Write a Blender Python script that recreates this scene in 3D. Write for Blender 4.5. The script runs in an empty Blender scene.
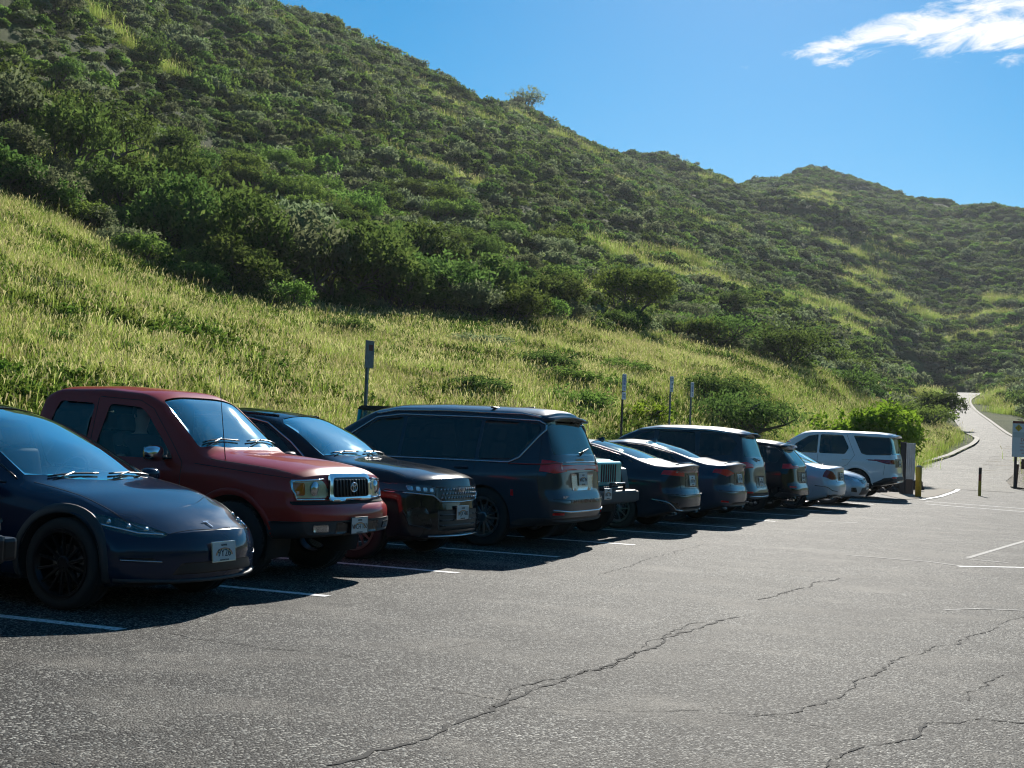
import bpy, bmesh, math, random
import numpy as np
from math import sin, cos, radians, pi, sqrt, atan2, tan, exp
from mathutils import Vector, Matrix
from mathutils.bvhtree import BVHTree
scene = bpy.context.scene
scene.cycles.use_denoising = True; scene.cycles.filter_width = 1.15 if hasattr(scene.cycles, 'filter_width') else 1.5
scene.cycles.max_bounces = 8; scene.cycles.transparent_max_bounces = 12; scene.cycles.caustics_reflective = False; scene.cycles.sample_clamp_indirect = 4
COL = scene.collection
rng = np.random.default_rng(7)
random.seed(7)

# ------------------------------------------------------------------ camera
F_PX, ROLL, PITCH, HEAD, CAMH = 1402.3, 0.04216, 0.03356, 0.43078, 1.535
FW = np.array([-sin(HEAD)*cos(PITCH), cos(HEAD)*cos(PITCH), sin(PITCH)])
RT0 = np.cross(FW, [0, 0, 1]); RT0 /= np.linalg.norm(RT0); UP0 = np.cross(RT0, FW)
RT = RT0*cos(ROLL) + UP0*sin(ROLL); UP = UP0*cos(ROLL) - RT0*sin(ROLL)
cam_d = bpy.data.cameras.new('camera'); cam = bpy.data.objects.new('camera', cam_d); COL.objects.link(cam)
M = Matrix(((RT[0], UP[0], -FW[0], 0), (RT[1], UP[1], -FW[1], 0), (RT[2], UP[2], -FW[2], CAMH), (0, 0, 0, 1)))
cam.matrix_world = M
cam_d.sensor_width = 36; cam_d.lens = F_PX/1024*36; cam_d.clip_start = 0.1; cam_d.clip_end = 20000
scene.camera = cam

def ray(x, y):
    d = FW*F_PX + RT*(x-512) + UP*(384-y); return d
def ray_az(x, y):
    d = ray(x, y); return atan2(-d[0], d[1]), d[2]/sqrt(d[0]**2+d[1]**2)
def at_range(x, y, r):
    d = ray(x, y); h = sqrt(d[0]**2+d[1]**2); return d[0]/h*r, d[1]/h*r, CAMH + d[2]/h*r

# ------------------------------------------------------------------ object helpers
def tag(o, label=None, cat=None, group=None, kind=None):
    if label: o['label'] = label
    if cat: o['category'] = cat
    if group: o['group'] = group
    if kind: o['kind'] = kind
    return o
def empty(name, loc=(0, 0, 0), rz=0, parent=None):
    o = bpy.data.objects.new(name, None); COL.objects.link(o); o.location = loc; o.rotation_euler = (0, 0, rz)
    o.empty_display_size = .2
    if parent: o.parent = parent
    return o
def link_mesh(name, me, mats, parent=None, smooth=True):
    me.name = name
    for m in (mats if isinstance(mats, (list, tuple)) else [mats]): me.materials.append(m)
    if smooth: me.polygons.foreach_set('use_smooth', [True]*len(me.polygons))
    o = bpy.data.objects.new(name, me); COL.objects.link(o)
    if parent: o.parent = parent
    return o
def obj(name, bm, mats, parent=None, smooth=True):
    me = bpy.data.meshes.new(name); bm.to_mesh(me); bm.free()
    return link_mesh(name, me, mats, parent, smooth)
def mesh_np(name, verts, faces, smooth=False, mat_idx=None):
    verts = np.asarray(verts, np.float32); faces = np.asarray(faces, np.int32)
    me = bpy.data.meshes.new(name); k = faces.shape[1]; n = len(faces)
    me.vertices.add(len(verts)); me.vertices.foreach_set('co', verts.ravel())
    me.loops.add(n*k); me.loops.foreach_set('vertex_index', faces.ravel())
    me.polygons.add(n); me.polygons.foreach_set('loop_start', np.arange(0, n*k, k, dtype=np.int32))
    me.polygons.foreach_set('loop_total', np.full(n, k, np.int32))
    if smooth: me.polygons.foreach_set('use_smooth', np.ones(n, bool))
    if mat_idx is not None: me.polygons.foreach_set('material_index', np.asarray(mat_idx, np.int32))
    me.update(calc_edges=True); return me
def box(bm, c, s, rot=None, mi=0, bevel=0):
    r = bmesh.ops.create_cube(bm, size=1); vs = r['verts']
    for v in vs:
        v.co = Vector((v.co.x*s[0], v.co.y*s[1], v.co.z*s[2]))
    fs = list({f for v in vs for f in v.link_faces})
    if bevel:
        es = list({e for v in vs for e in v.link_edges})
        rr = bmesh.ops.bevel(bm, geom=es, offset=bevel, segments=2, affect='EDGES', profile=.6)
        vs = list({v for f in rr['faces'] for v in f.verts} | {v for v in vs if v.is_valid})
        fs = list({f for v in vs for f in v.link_faces})
    for v in vs:
        if rot: v.co = rot @ v.co
        v.co += Vector(c)
    for f in fs: f.material_index = mi
    return vs
def tube(bm, pts, rad, n=8, mi=0, cap=True, flat=None):
    pts = [Vector(p) for p in pts]
    rads = rad if isinstance(rad, (list, tuple)) else [rad]*len(pts)
    rings = []; up = Vector((0, 0, 1))
    prevx = None
    for i, p in enumerate(pts):
        t = (pts[min(i+1, len(pts)-1)]-pts[max(i-1, 0)]).normalized()
        if prevx is None:
            a = up if abs(t.z) < .9 else Vector((1, 0, 0)); x = t.cross(a).normalized()
        else:
            x = (prevx - t*prevx.dot(t)).normalized()
        prevx = x; y = t.cross(x)
        fl = flat or 1.0
        rings.append([bm.verts.new(p + x*cos(2*pi*k/n)*rads[i] + y*sin(2*pi*k/n)*rads[i]*fl) for k in range(n)])
    for a, b in zip(rings, rings[1:]):
        for k in range(n):
            f = bm.faces.new((a[k], a[(k+1) % n], b[(k+1) % n], b[k])); f.material_index = mi
    if cap:
        f = bm.faces.new(rings[0][::-1]); f.material_index = mi
        f = bm.faces.new(rings[-1]); f.material_index = mi
def lathe(bm, prof, n=40, axis='y', mi=0):
    rings = []
    for (r, h) in prof:
        rings.append([bm.verts.new((r*cos(2*pi*k/n), h, r*sin(2*pi*k/n)) if axis == 'y' else (r*cos(2*pi*k/n), r*sin(2*pi*k/n), h)) for k in range(n)])
    for a, b in zip(rings, rings[1:]):
        for k in range(n):
            f = bm.faces.new((a[k], b[k], b[(k+1) % n], a[(k+1) % n])); f.material_index = mi

# ------------------------------------------------------------------ materials
def newmat(name):
    m = bpy.data.materials.new(name); m.use_nodes = True
    return m, m.node_tree, m.node_tree.nodes['Principled BSDF']
def simple(name, col, rough=.5, metal=0, coat=0, spec=.5, noise=0, nscale=8):
    m, nt, b = newmat(name)
    b.inputs['Base Color'].default_value = (*col, 1); b.inputs['Roughness'].default_value = rough
    b.inputs['Metallic'].default_value = metal; b.inputs['Coat Weight'].default_value = coat
    b.inputs['Coat Roughness'].default_value = .04; b.inputs['Specular IOR Level'].default_value = spec
    tc = nt.nodes.new('ShaderNodeTexCoord'); n = nt.nodes.new('ShaderNodeTexNoise'); n.inputs['Scale'].default_value = nscale
    n.inputs['Detail'].default_value = 5
    nt.links.new(tc.outputs['Object'], n.inputs['Vector'])
    mr = nt.nodes.new('ShaderNodeMapRange'); mr.inputs[3].default_value = max(0, rough-.06-noise*.2); mr.inputs[4].default_value = min(1, rough+.06+noise*.2)
    nt.links.new(n.outputs[0], mr.inputs[0]); nt.links.new(mr.outputs[0], b.inputs['Roughness'])
    if noise:
        hs = nt.nodes.new('ShaderNodeMix'); hs.data_type = 'RGBA'
        hs.inputs[6].default_value = tuple(c*(1-noise) for c in col)+(1,); hs.inputs[7].default_value = tuple(min(1, c*(1+noise)) for c in col)+(1,)
        nt.links.new(n.outputs[0], hs.inputs[0]); nt.links.new(hs.outputs[2], b.inputs['Base Color'])
    return m
def paint(name, col, metal=.35, rough=.32, dust=.12, inside=(.03, .03, .032), coat=1.0):
    """car paint: flake base under clear coat, a film of road dust, dark trim on the inner face"""
    m, nt, b = newmat(name); L = nt.links
    tc = nt.nodes.new('ShaderNodeTexCoord')
    n = nt.nodes.new('ShaderNodeTexNoise'); n.inputs['Scale'].default_value = 3; n.inputs['Detail'].default_value = 8; n.inputs['Roughness'].default_value = .65
    L.new(tc.outputs['Object'], n.inputs['Vector'])
    sep = nt.nodes.new('ShaderNodeSeparateXYZ'); L.new(tc.outputs['Object'], sep.inputs[0])
    low = nt.nodes.new('ShaderNodeMapRange'); low.inputs[1].default_value = .15; low.inputs[2].default_value = .7; low.inputs[3].default_value = 1; low.inputs[4].default_value = .25
    L.new(sep.outputs[2], low.inputs[0])
    nm = nt.nodes.new('ShaderNodeMath'); nm.operation = 'MULTIPLY'; L.new(n.outputs[0], nm.inputs[0]); L.new(low.outputs[0], nm.inputs[1])
    dm = nt.nodes.new('ShaderNodeMath'); dm.operation = 'MULTIPLY'; dm.inputs[1].default_value = dust*1.6; dm.use_clamp = True; L.new(nm.outputs[0], dm.inputs[0])
    mx = nt.nodes.new('ShaderNodeMix'); mx.data_type = 'RGBA'; mx.inputs[6].default_value = (*col, 1); mx.inputs[7].default_value = (.26, .22, .17, 1)
    L.new(dm.outputs[0], mx.inputs[0])
    geo = nt.nodes.new('ShaderNodeNewGeometry')
    mi = nt.nodes.new('ShaderNodeMix'); mi.data_type = 'RGBA'; mi.inputs[7].default_value = (*inside, 1)
    L.new(mx.outputs[2], mi.inputs[6]); L.new(geo.outputs['Backfacing'], mi.inputs[0]); L.new(mi.outputs[2], b.inputs['Base Color'])
    r = nt.nodes.new('ShaderNodeMapRange'); r.inputs[3].default_value = rough-.05; r.inputs[4].default_value = rough+.14; L.new(n.outputs[0], r.inputs[0]); L.new(r.outputs[0], b.inputs['Roughness'])
    inv = nt.nodes.new('ShaderNodeMath'); inv.operation = 'SUBTRACT'; inv.inputs[0].default_value = 1; L.new(geo.outputs['Backfacing'], inv.inputs[1])
    cw = nt.nodes.new('ShaderNodeMath'); cw.operation = 'MULTIPLY'; cw.inputs[1].default_value = coat; L.new(inv.outputs[0], cw.inputs[0]); L.new(cw.outputs[0], b.inputs['Coat Weight'])
    b.inputs['Coat Roughness'].default_value = .02; b.inputs['Metallic'].default_value = metal; b.inputs['Specular IOR Level'].default_value = .05
    return m
def glassmat(name, tint=(.55, .62, .6), dark=.5, rough=0.015, refl=1.6):
    """sheet glass: clear or tinted pass-through with a Fresnel reflection"""
    m, nt, b = newmat(name); L = nt.links; nt.nodes.remove(b)
    out = nt.nodes['Material Output']
    tr = nt.nodes.new('ShaderNodeBsdfTransparent'); tr.inputs[0].default_value = tuple(t*dark for t in tint)+(1,)
    gl = nt.nodes.new('ShaderNodeBsdfGlossy'); gl.inputs[0].default_value = (.80, 1, .94, 1)
    tc = nt.nodes.new('ShaderNodeTexCoord'); n = nt.nodes.new('ShaderNodeTexNoise'); n.inputs['Scale'].default_value = 5; n.inputs['Detail'].default_value = 6
    L.new(tc.outputs['Object'], n.inputs['Vector'])
    mr = nt.nodes.new('ShaderNodeMapRange'); mr.inputs[1].default_value = .35; mr.inputs[2].default_value = .75; mr.inputs[3].default_value = rough; mr.inputs[4].default_value = rough+.02
    L.new(n.outputs[0], mr.inputs[0]); L.new(mr.outputs[0], gl.inputs['Roughness'])
    fr = nt.nodes.new('ShaderNodeFresnel'); fr.inputs[0].default_value = 1.55
    ad = nt.nodes.new('ShaderNodeMath'); ad.operation = 'MULTIPLY_ADD'; ad.inputs[1].default_value = refl; ad.inputs[2].default_value = .02*refl; ad.use_clamp = True
    L.new(fr.outputs[0], ad.inputs[0])
    mx = nt.nodes.new('ShaderNodeMixShader'); L.new(ad.outputs[0], mx.inputs[0]); L.new(tr.outputs[0], mx.inputs[1]); L.new(gl.outputs[0], mx.inputs[2])
    df = nt.nodes.new('ShaderNodeBsdfDiffuse'); df.inputs[0].default_value = (.5, .47, .42, 1)
    m2 = nt.nodes.new('ShaderNodeMixShader'); d2 = nt.nodes.new('ShaderNodeMath'); d2.operation = 'MULTIPLY'; d2.inputs[1].default_value = .022
    L.new(n.outputs[0], d2.inputs[0]); L.new(d2.outputs[0], m2.inputs[0]); L.new(mx.outputs[0], m2.inputs[1]); L.new(df.outputs[0], m2.inputs[2])
    L.new(m2.outputs[0], out.inputs[0]); return m

MT = {}
MT['black'] = simple('black_plastic', (.018, .018, .019), .45)
MT['satin'] = simple('satin_black_trim', (.012, .012, .013), .28)
MT['cladding'] = simple('grey_cladding', (.035, .035, .037), .6, noise=.2)
MT['under'] = simple('underbody', (.012, .012, .012), .9)
MT['rubber'] = simple('tyre_rubber', (.02, .02, .02), .8, noise=.25, nscale=30)
MT['chrome'] = simple('chrome', (.75, .76, .78), .1, 1)
MT['chromed'] = simple('worn_chrome', (.55, .56, .58), .22, 1)
MT['alloy'] = simple('alloy', (.35, .36, .38), .35, 1)
MT['alloydark'] = simple('dark_alloy', (.03, .03, .034), .32, .8)
MT['seat'] = simple('seat_cloth', (.035, .035, .04), .85, noise=.2)
MT['seatgrey'] = simple('grey_seat_cloth', (.12, .11, .10), .85, noise=.2)
MT['seatwhite'] = simple('light_seat_leather', (.30, .29, .28), .5)
MT['glass'] = glassmat('windscreen_glass', (.80, .93, .90), .85, refl=4.0)
MT['sideglass'] = glassmat('clear_side_glass', (.9, .95, .93), .97, refl=.7)
MT['backglass'] = glassmat('rear_glass', (.6, .8, .78), .35, refl=1.5)
MT['tint'] = glassmat('tinted_glass', (.5, .55, .58), .3, refl=1.1)
MT['darktint'] = glassmat('privacy_glass', (.5, .52, .55), .10, refl=1.0)
MT['lamp'] = simple('lamp_reflector', (.55, .56, .58), .15, .9, noise=.3, nscale=25)
MT['lampdark'] = simple('dark_lamp_housing', (.05, .052, .058), .15, .6, coat=1)
MT['lens'] = glassmat('lamp_lens', (.95, .97, 1), .92)
MT['lensyellow'] = simple('yellowed_lamp_lens', (.66, .58, .36), .18, .2, coat=1, noise=.25, nscale=30)
MT['amber'] = simple('amber_lens', (.55, .14, .01), .12, .1, coat=1)
MT['red'] = simple('red_lens', (.80, .012, .018), .2, 0, coat=.3, noise=.25, nscale=40)
MT['darkred'] = simple('dark_red_lens', (.26, .008, .012), .12, 0, coat=1)
MT['plate'] = simple('plate_white', (.62, .62, .60), .4, noise=.05)
MT['ink'] = simple('plate_ink', (.02, .02, .03), .5)
MT['rainbow_a'] = simple('plate_rainbow_red', (.55, .22, .14), .5)
MT['rainbow_b'] = simple('plate_rainbow_yellow', (.65, .52, .20), .5)
MT['rainbow_c'] = simple('plate_rainbow_blue', (.28, .42, .58), .5)
MT['skin'] = simple('skin', (.62, .38, .27), .55)
MT['hair'] = simple('hair', (.015, .011, .009), .6)
MT['shirt'] = simple('dark_shirt', (.03, .035, .05), .85)
MT['white'] = simple('white_badge', (.7, .7, .7), .35)
# ------------------------------------------------------------------ car body builder
# local frame of a car: ground under the middle of its front bumper is the origin, forward is +x; "d" is the distance behind the front
def prof(keys, sigma=.05, lo=-.5, hi=6.5):
    k = np.array(keys, float); g = np.arange(lo, hi, .01)
    v = np.interp(g, k[:, 0], k[:, 1])
    if sigma > 0:
        t = np.arange(-int(4*sigma/.01), int(4*sigma/.01)+1)*.01; w = np.exp(-.5*(t/sigma)**2); w /= w.sum()
        pad = len(t)//2; v = np.convolve(np.pad(v, pad, mode='edge'), w, mode='valid')
    return lambda d: np.interp(d, g, v)
NSEG = [2, 4, 6, 7, 12]; KB, KT = 5, 13
def section(side, ztop, crown_p, sig):
    """half section: node rows from the bottom centre line, up the side, over to the top centre line"""
    P = [(0.0, side[0][1])]; nodes = [0.0]; s = 0.0
    def seg(q, n):
        nonlocal s
        p = P[-1]; L = math.hypot(q[0]-p[0], q[1]-p[1]) + 1e-9
        for i in range(1, n+1): nodes.append(s + L*i/n)
        s += L; P.append(q)
    seg(side[0], KB)
    for q, n in zip(side[1:], NSEG): seg(q, n)
    yr, zr = side[-1]
    for i in range(1, KT+1):
        y = yr*(1-i/KT); z = zr + (ztop-zr)*(1-(y/yr)**crown_p); seg((y, z), 1)
    P = np.array(P); seglen = np.r_[0, np.cumsum(np.hypot(*(np.diff(P, axis=0).T)) + 1e-9)]
    st = .01; g = np.arange(0, s+st, st); Y = np.interp(g, seglen, P[:, 0]); Z = np.interp(g, seglen, P[:, 1])
    t = np.arange(-int(3*sig/st), int(3*sig/st)+1)*st; w = np.exp(-.5*(t/sig)**2); w /= w.sum(); pad = len(t)//2
    Yp = np.r_[-Y[pad:0:-1], Y, -Y[-2:-pad-2:-1]]; Zp = np.r_[Z[pad:0:-1], Z, Z[-2:-pad-2:-1]]
    Ys = np.convolve(Yp, w, 'valid'); Zs = np.convolve(Zp, w, 'valid')
    Y0, Z0 = np.interp(nodes, g, Ys), np.interp(nodes, g, Zs)
    Y0[0] = 0; Y0[-1] = 0
    return np.c_[Y0, Z0]

class Car:
    def __init__(s, name, label, cat, loc, rz, sp, group='cars parked in the bays below the hillside'):
        s.sp = sp; s.L = sp['L']; s.W = sp['W']
        s.root = empty(name, loc, rz); tag(s.root, label, cat, group)
        s.paint = sp['paint']; s.build()
    def build(s):
        sp = s.sp; L, W = s.L, s.W
        top = prof(sp['top'], sp.get('sig', .05)); rail = prof(sp['rail'], sp.get('sig', .05)); belt = prof(sp['belt'], .08)
        rw = prof(sp['railw'], .1); bw = prof(sp.get('beltw', [(0, W-.05), (L, W-.05)]), .1)
        bot = prof(sp['bot'], .04); wid = prof(sp.get('wid', [(0, W-.03), (.7, W), (L-.7, W), (L, W-.03)]), .15)
        nose = prof(sp['nose'], .03, -.5, 2.5); tail = prof(sp['tail'], .03, -.5, 2.5)
        bn, pn, rn = sp.get('bow_f', (.28, 3.2, 1.1)); bt, pt, rt_ = sp.get('bow_r', (.2, 3.5, 1.3))
        cpk = sp.get('crown', 2.4); sig = sp.get('rsig', .035)
        ds = [0, .012, .03, .06, .1, .15] + list(np.arange(.2, L-.19, .055)) + [L-.15, L-.1, L-.06, L-.03, L-.012, L]
        rows = []
        for d in ds:
            e = min(d, L-d); inset = .030*max(0, 1-e/.12)**2
            zb, zt, zr, zl = bot(d)+inset*.6, top(d)-inset*.5, rail(d)-inset*.6, belt(d)-inset
            w = wid(d)-inset; zl = min(zl, zr-.015)
            h = zl-zb
            side = [(w-sp.get('tuck', .10), zb), (w-.03, zb+.07), (w-.002, zb+h*sp.get('hmid', .38)), (w-sp.get('sh_in', .015), zb+h*.82), (bw(d)-inset, zl), (rw(d)-inset, zr)]
            rows.append(section(side, max(zt, zr+.002), cpk, sig))
        R = np.array(rows)                          # stations x nodes x (y,z)
        nN = R.shape[1]
        def place(d, y, z):
            a = (nose(z) + bn*np.abs(y/W)**pn)*np.clip(1-d/rn, 0, 1)**2
            b = (tail(z) + bt*np.abs(y/W)**pt)*np.clip(1-(L-d)/rt_, 0, 1)**2
            return -(d + a - b)
        D = np.array(ds)[:, None]
        X = place(D, R[:, :, 0], R[:, :, 1]); G = np.dstack([X, R[:, :, 0], R[:, :, 1]])
        bm = bmesh.new()
        def addgrid(G, flip, mi=None):
            vs = [[[bm.verts.new((p[0], sg*p[1], p[2])) for p in row] for row in G] for sg in (1, -1)]
            for gi, V in enumerate(vs):
                for i in range(len(V)-1):
                    for j in range(len(V[0])-1):
                        q = (V[i][j], V[i+1][j], V[i+1][j+1], V[i][j+1])
                        if (gi == 0) == flip: q = q[::-1]
                        try: f = bm.faces.new(q)
                        except ValueError: continue
                        if mi: f.material_index = mi(i, j)
        addgrid(G, True, lambda i, j: 1 if j < KB else 0)
        nS = sum(NSEG)
        for end in (0, 1):
            S = R[0 if end == 0 else -1]; dd = ds[0] if end == 0 else ds[-1]
            B = S[:KB+1]; Sd = S[KB:KB+nS+1]; T = S[KB+nS:][::-1]      # T from centre to side
            Bu = np.array([np.interp(i/KB, np.linspace(0, 1, KB+1), B[:, k]) for k in (0, 1) for i in np.linspace(0, KB, KT+1)]).reshape(2, -1).T
            zz = (Sd[:, 1]-Sd[0, 1])/(Sd[-1, 1]-Sd[0, 1])
            C = np.c_[np.zeros(nS+1), Bu[0, 1] + zz*(T[0, 1]-Bu[0, 1])]
            u = np.linspace(0, 1, KT+1)[None, :, None]; v = np.linspace(0, 1, nS+1)[:, None, None]
            P = (1-u)*C[:, None]+u*Sd[:, None]+(1-v)*Bu[None]+v*T[None]-((1-u)*(1-v)*Bu[0]+u*(1-v)*Bu[-1]+(1-u)*v*T[0]+u*v*T[-1])
            Xc = place(dd, P[:, :, 0], P[:, :, 1]); addgrid(np.dstack([Xc, P]), end == 0)
        bmesh.ops.remove_doubles(bm, verts=bm.verts, dist=4e-4)
        bmesh.ops.recalc_face_normals(bm, faces=bm.faces)
        for wd in sp['wheels']:
            for sg in (1, -1):
                ra = sp['arch']; n = 36
                c = [(wd+ra*cos(2*pi*k/n), sp['R']+.0+ra*sin(2*pi*k/n)) for k in range(n)]
                fs = s.cut(bm, c, 'S', sg); bmesh.ops.delete(bm, geom=fs, context='FACES')
        s.bm = bm; s.bm0 = bm.copy(); s.tree = BVHTree.FromBMesh(s.bm0)
    def basis(s, pr, sg):
        if pr == 'S': return Vector((-1, 0, 0)), Vector((0, 0, 1)), Vector((0, sg, 0)), .30
        if pr == 'F': return Vector((0, 1, 0)), Vector((0, 0, 1)), Vector((1, 0, 0)), .12
        if pr == 'R': return Vector((0, 1, 0)), Vector((0, 0, 1)), Vector((-1, 0, 0)), .12
        if pr == 'T': return Vector((0, 1, 0)), Vector((-1, 0, 0)), Vector((0, 0, 1)), .12
    def cut(s, bm, poly, pr, sg=1, lim=None, thr=None):
        U, V, N, t0 = s.basis(pr, sg); t0 = t0 if thr is None else thr
        poly = [tuple(p) for p in poly]
        A = sum(poly[i][0]*poly[(i+1) % len(poly)][1]-poly[(i+1) % len(poly)][0]*poly[i][1] for i in range(len(poly)))
        if A < 0: poly = poly[::-1]
        us = [p[0] for p in poly]; vs = [p[1] for p in poly]; u0, u1, v0, v1 = min(us), max(us), min(vs), max(vs)
        cand = []
        for f in bm.faces:
            f_n = f.normal
            if f_n.dot(N) < t0: continue
            cu = [v.co.dot(U) for v in f.verts]; cv = [v.co.dot(V) for v in f.verts]
            if max(cu) < u0 or min(cu) > u1 or max(cv) < v0 or min(cv) > v1: continue
            if lim and not (lim[0] < -f.calc_center_median().x < lim[1]): continue
            cand.append(f)
        for i in range(len(poly)):
            a, b = poly[i], poly[(i+1) % len(poly)]; ex, ey = b[0]-a[0], b[1]-a[1]
            if math.hypot(ex, ey) < 1e-6: continue
            No = (U*ey - V*ex).normalized(); co = U*a[0]+V*a[1]
            geom = list({v for f in cand for v in f.verts})+list({e for f in cand for e in f.edges})+cand
            r = bmesh.ops.bisect_plane(bm, geom=geom, dist=1e-5, plane_co=co, plane_no=No)
            fs = {g for g in r['geom'] if isinstance(g, bmesh.types.BMFace)}
            cand = [f for f in fs if (f.calc_center_median()-co).dot(No) < 0]
            if not cand: break
        return cand
    def shell(s, name, faces, off, mats, parent=None, src=None, smooth=True):
        """a sheet of its own from body faces, moved off along the normals, with walls back to the body surface"""
        nb = bmesh.new(); vm = {}; fset = set(faces)
        for f in faces:
            for v in f.verts:
                if v not in vm:
                    vm[v] = (nb.verts.new(v.co + v.normal*off), v)
        for f in faces:
            try: nb.faces.new([vm[v][0] for v in f.verts])
            except ValueError: pass
        low = {}
        for f in faces:
            for e in f.edges:
                if sum(1 for g in e.link_faces if g in fset) == 1:
                    a, b = e.verts
                    for v in (a, b):
                        if v not in low: low[v] = nb.verts.new(v.co - v.normal*(.004 if off > 0 else -.0005))
                    try:
                        g = nb.faces.new((vm[a][0], vm[b][0], low[b], low[a])); g.material_index = 1 if len(mats) > 1 else 0
                    except ValueError: pass
        return obj(name, nb, mats, parent or s.root, smooth)
    def panel(s, name, poly, pr, mats, sg=1, off=-.006, lim=None, parent=None, thr=None):
        fs = s.cut(s.bm, poly, pr, sg, lim, thr)
        if not fs: return None
        o = s.shell(name, fs, off, mats, parent); bmesh.ops.delete(s.bm, geom=fs, context='FACES'); return o
    def patch(s, name, poly, pr, mats, sg=1, off=.004, lim=None, parent=None, thr=None):
        b = s.bm0.copy(); b.normal_update(); b.verts.ensure_lookup_table(); fs = s.cut(b, poly, pr, sg, lim, thr)
        o = s.shell(name, fs, off, mats, parent) if fs else None
        b.free(); return o
    def both(s, fn, name, poly, pr, mats, **k):
        if pr == 'S': return [getattr(s, fn)(name, poly, pr, mats, sg=sg, **k) for sg in (1, -1)]
        return [getattr(s, fn)(name, [(p[0]*sg, p[1]) for p in poly], pr, mats, **k) for sg in (1, -1)]
    def repaint(s, poly, pr, mi, sg=1, lim=None, thr=None):
        for f in s.cut(s.bm, poly, pr, sg, lim, thr): f.material_index = mi
    def hit(s, pr, u, v, sg=1, off=0):
        U, V, N, _ = s.basis(pr, sg); o = U*u+V*v+N*9
        loc, n, i, d = s.tree.ray_cast(o, -N)
        if loc is None: return None
        return loc + n*off
    def strip(s, name, pts, pr, rad, mat, sg=1, parent=None, n=6, sub=10, flat=None, off=None):
        """a moulding that follows the body surface"""
        P = []
        for a, b in zip(pts, pts[1:]):
            for k in range(sub):
                t = k/sub; h = s.hit(pr, a[0]+(b[0]-a[0])*t, a[1]+(b[1]-a[1])*t, sg, rad*.3 if off is None else off)
                if h: P.append(h)
        h = s.hit(pr, *pts[-1], sg, rad*.3 if off is None else off)
        if h: P.append(h)
        if len(P) < 2: return None
        bm = bmesh.new(); tube(bm, P, rad, n, flat=flat); return obj(name, bm, mat, parent or s.root)
    def seams(s, lines, pr='S', rad=.0035):
        for sg in ((1, -1) if pr == 'S' else (1,)):
            for pts in lines:
                bm = bmesh.new()
                P = []
                for a, b in zip(pts, pts[1:]):
                    for k in range(8):
                        t = k/8; h = s.hit(pr, a[0]+(b[0]-a[0])*t, a[1]+(b[1]-a[1])*t, sg, 0)
                        if h: P.append(h)
                h = s.hit(pr, *pts[-1], sg, 0)
                if h: P.append(h)
                if len(P) > 1: tube(bm, P, rad, 5); obj('panel_gap', bm, MT['under'], s.root)
                else: bm.free()
    def finish(s):
        bmesh.ops.delete(s.bm, geom=[v for v in s.bm.verts if not v.link_faces], context='VERTS')
        o = obj('body', s.bm, [s.paint, MT['under'], s.sp.get('clad', MT['cladding']), MT['satin']], s.root)
        s.bm0.free(); s.body = o; s.arches(); return o
    def arches(s):
        sp = s.sp
        for wd in sp['wheels']:
            for sg in (1, -1):
                bm = bmesh.new(); ra = sp['arch']+.004; n = 20; y0, y1 = s.W-.03, s.W-.42
                ring = []
                for k in range(n+1):
                    a = -.35 + (pi+.7)*k/n
                    ring.append([bm.verts.new((-wd+ra*cos(a), sg*y, sp['R']+ra*sin(a))) for y in (y0, y1)])
                c = bm.verts.new((-wd, sg*y1, sp['R']))
                for a, b in zip(ring, ring[1:]):
                    bm.faces.new((a[0], a[1], b[1], b[0])); bm.faces.new((a[1], c, b[1]))
                obj('wheel_arch_liner', bm, MT['under'], s.root)
    def wheels_(s, rim='spoke', n=10, rmat=None, rr=.70, wdt=.235, steer=0, knob=False):
        sp = s.sp; R = sp['R']
        bt = bmesh.new()
        rrim = R*rr; w = wdt/2
        pr = [(rrim-.01, -w*.8), (rrim+.01, -w*.92), (R*.90, -w), (R*.975, -w*.88), (R, -w*.68)]
        pr += [(R-.0, -w*.35), (R-.009, -w*.33), (R-.009, -w*.28), (R, -w*.26), (R, w*.26), (R-.009, w*.28), (R-.009, w*.33), (R, w*.35)]
        pr += [(R, w*.68), (R*.975, w*.88), (R*.90, w), (rrim+.01, w*.92), (rrim-.01, w*.8)]
        lathe(bt, pr, 56)
        bmesh.ops.recalc_face_normals(bt, faces=bt.faces)
        for k in range(56 if knob else 0):          # tread blocks
            for yy in (-w*.8, w*.8):
                a = 2*pi*k/56; box(bt, ((R*.993)*cos(a), yy, (R*.993)*sin(a)), (.012, w*.22, R*.062), Matrix.Rotation(-a, 3, 'Y'))
        mt = bpy.data.meshes.new('tyre'); bt.to_mesh(mt); bt.free()
        b = bmesh.new()   # rim, outer face towards -y
        lathe(b, [(rrim-.012, w*.7), (rrim-.03, w*.5), (rrim-.03, -w*.6), (rrim-.012, -w*.86), (rrim+.006, -w*.93), (rrim+.004, -w*.99), (rrim-.018, -w*.98), (rrim-.03, -w*.8)], 48)
        lathe(b, [(.001, -w*.2), (R*.42, -w*.2), (R*.42, -w*.0)], 32, mi=1)       # brake disc
        lathe(b, [(.001, -w*.72), (.05, -w*.72), (.062, -w*.66), (.07, -w*.2)], 20)
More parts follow.
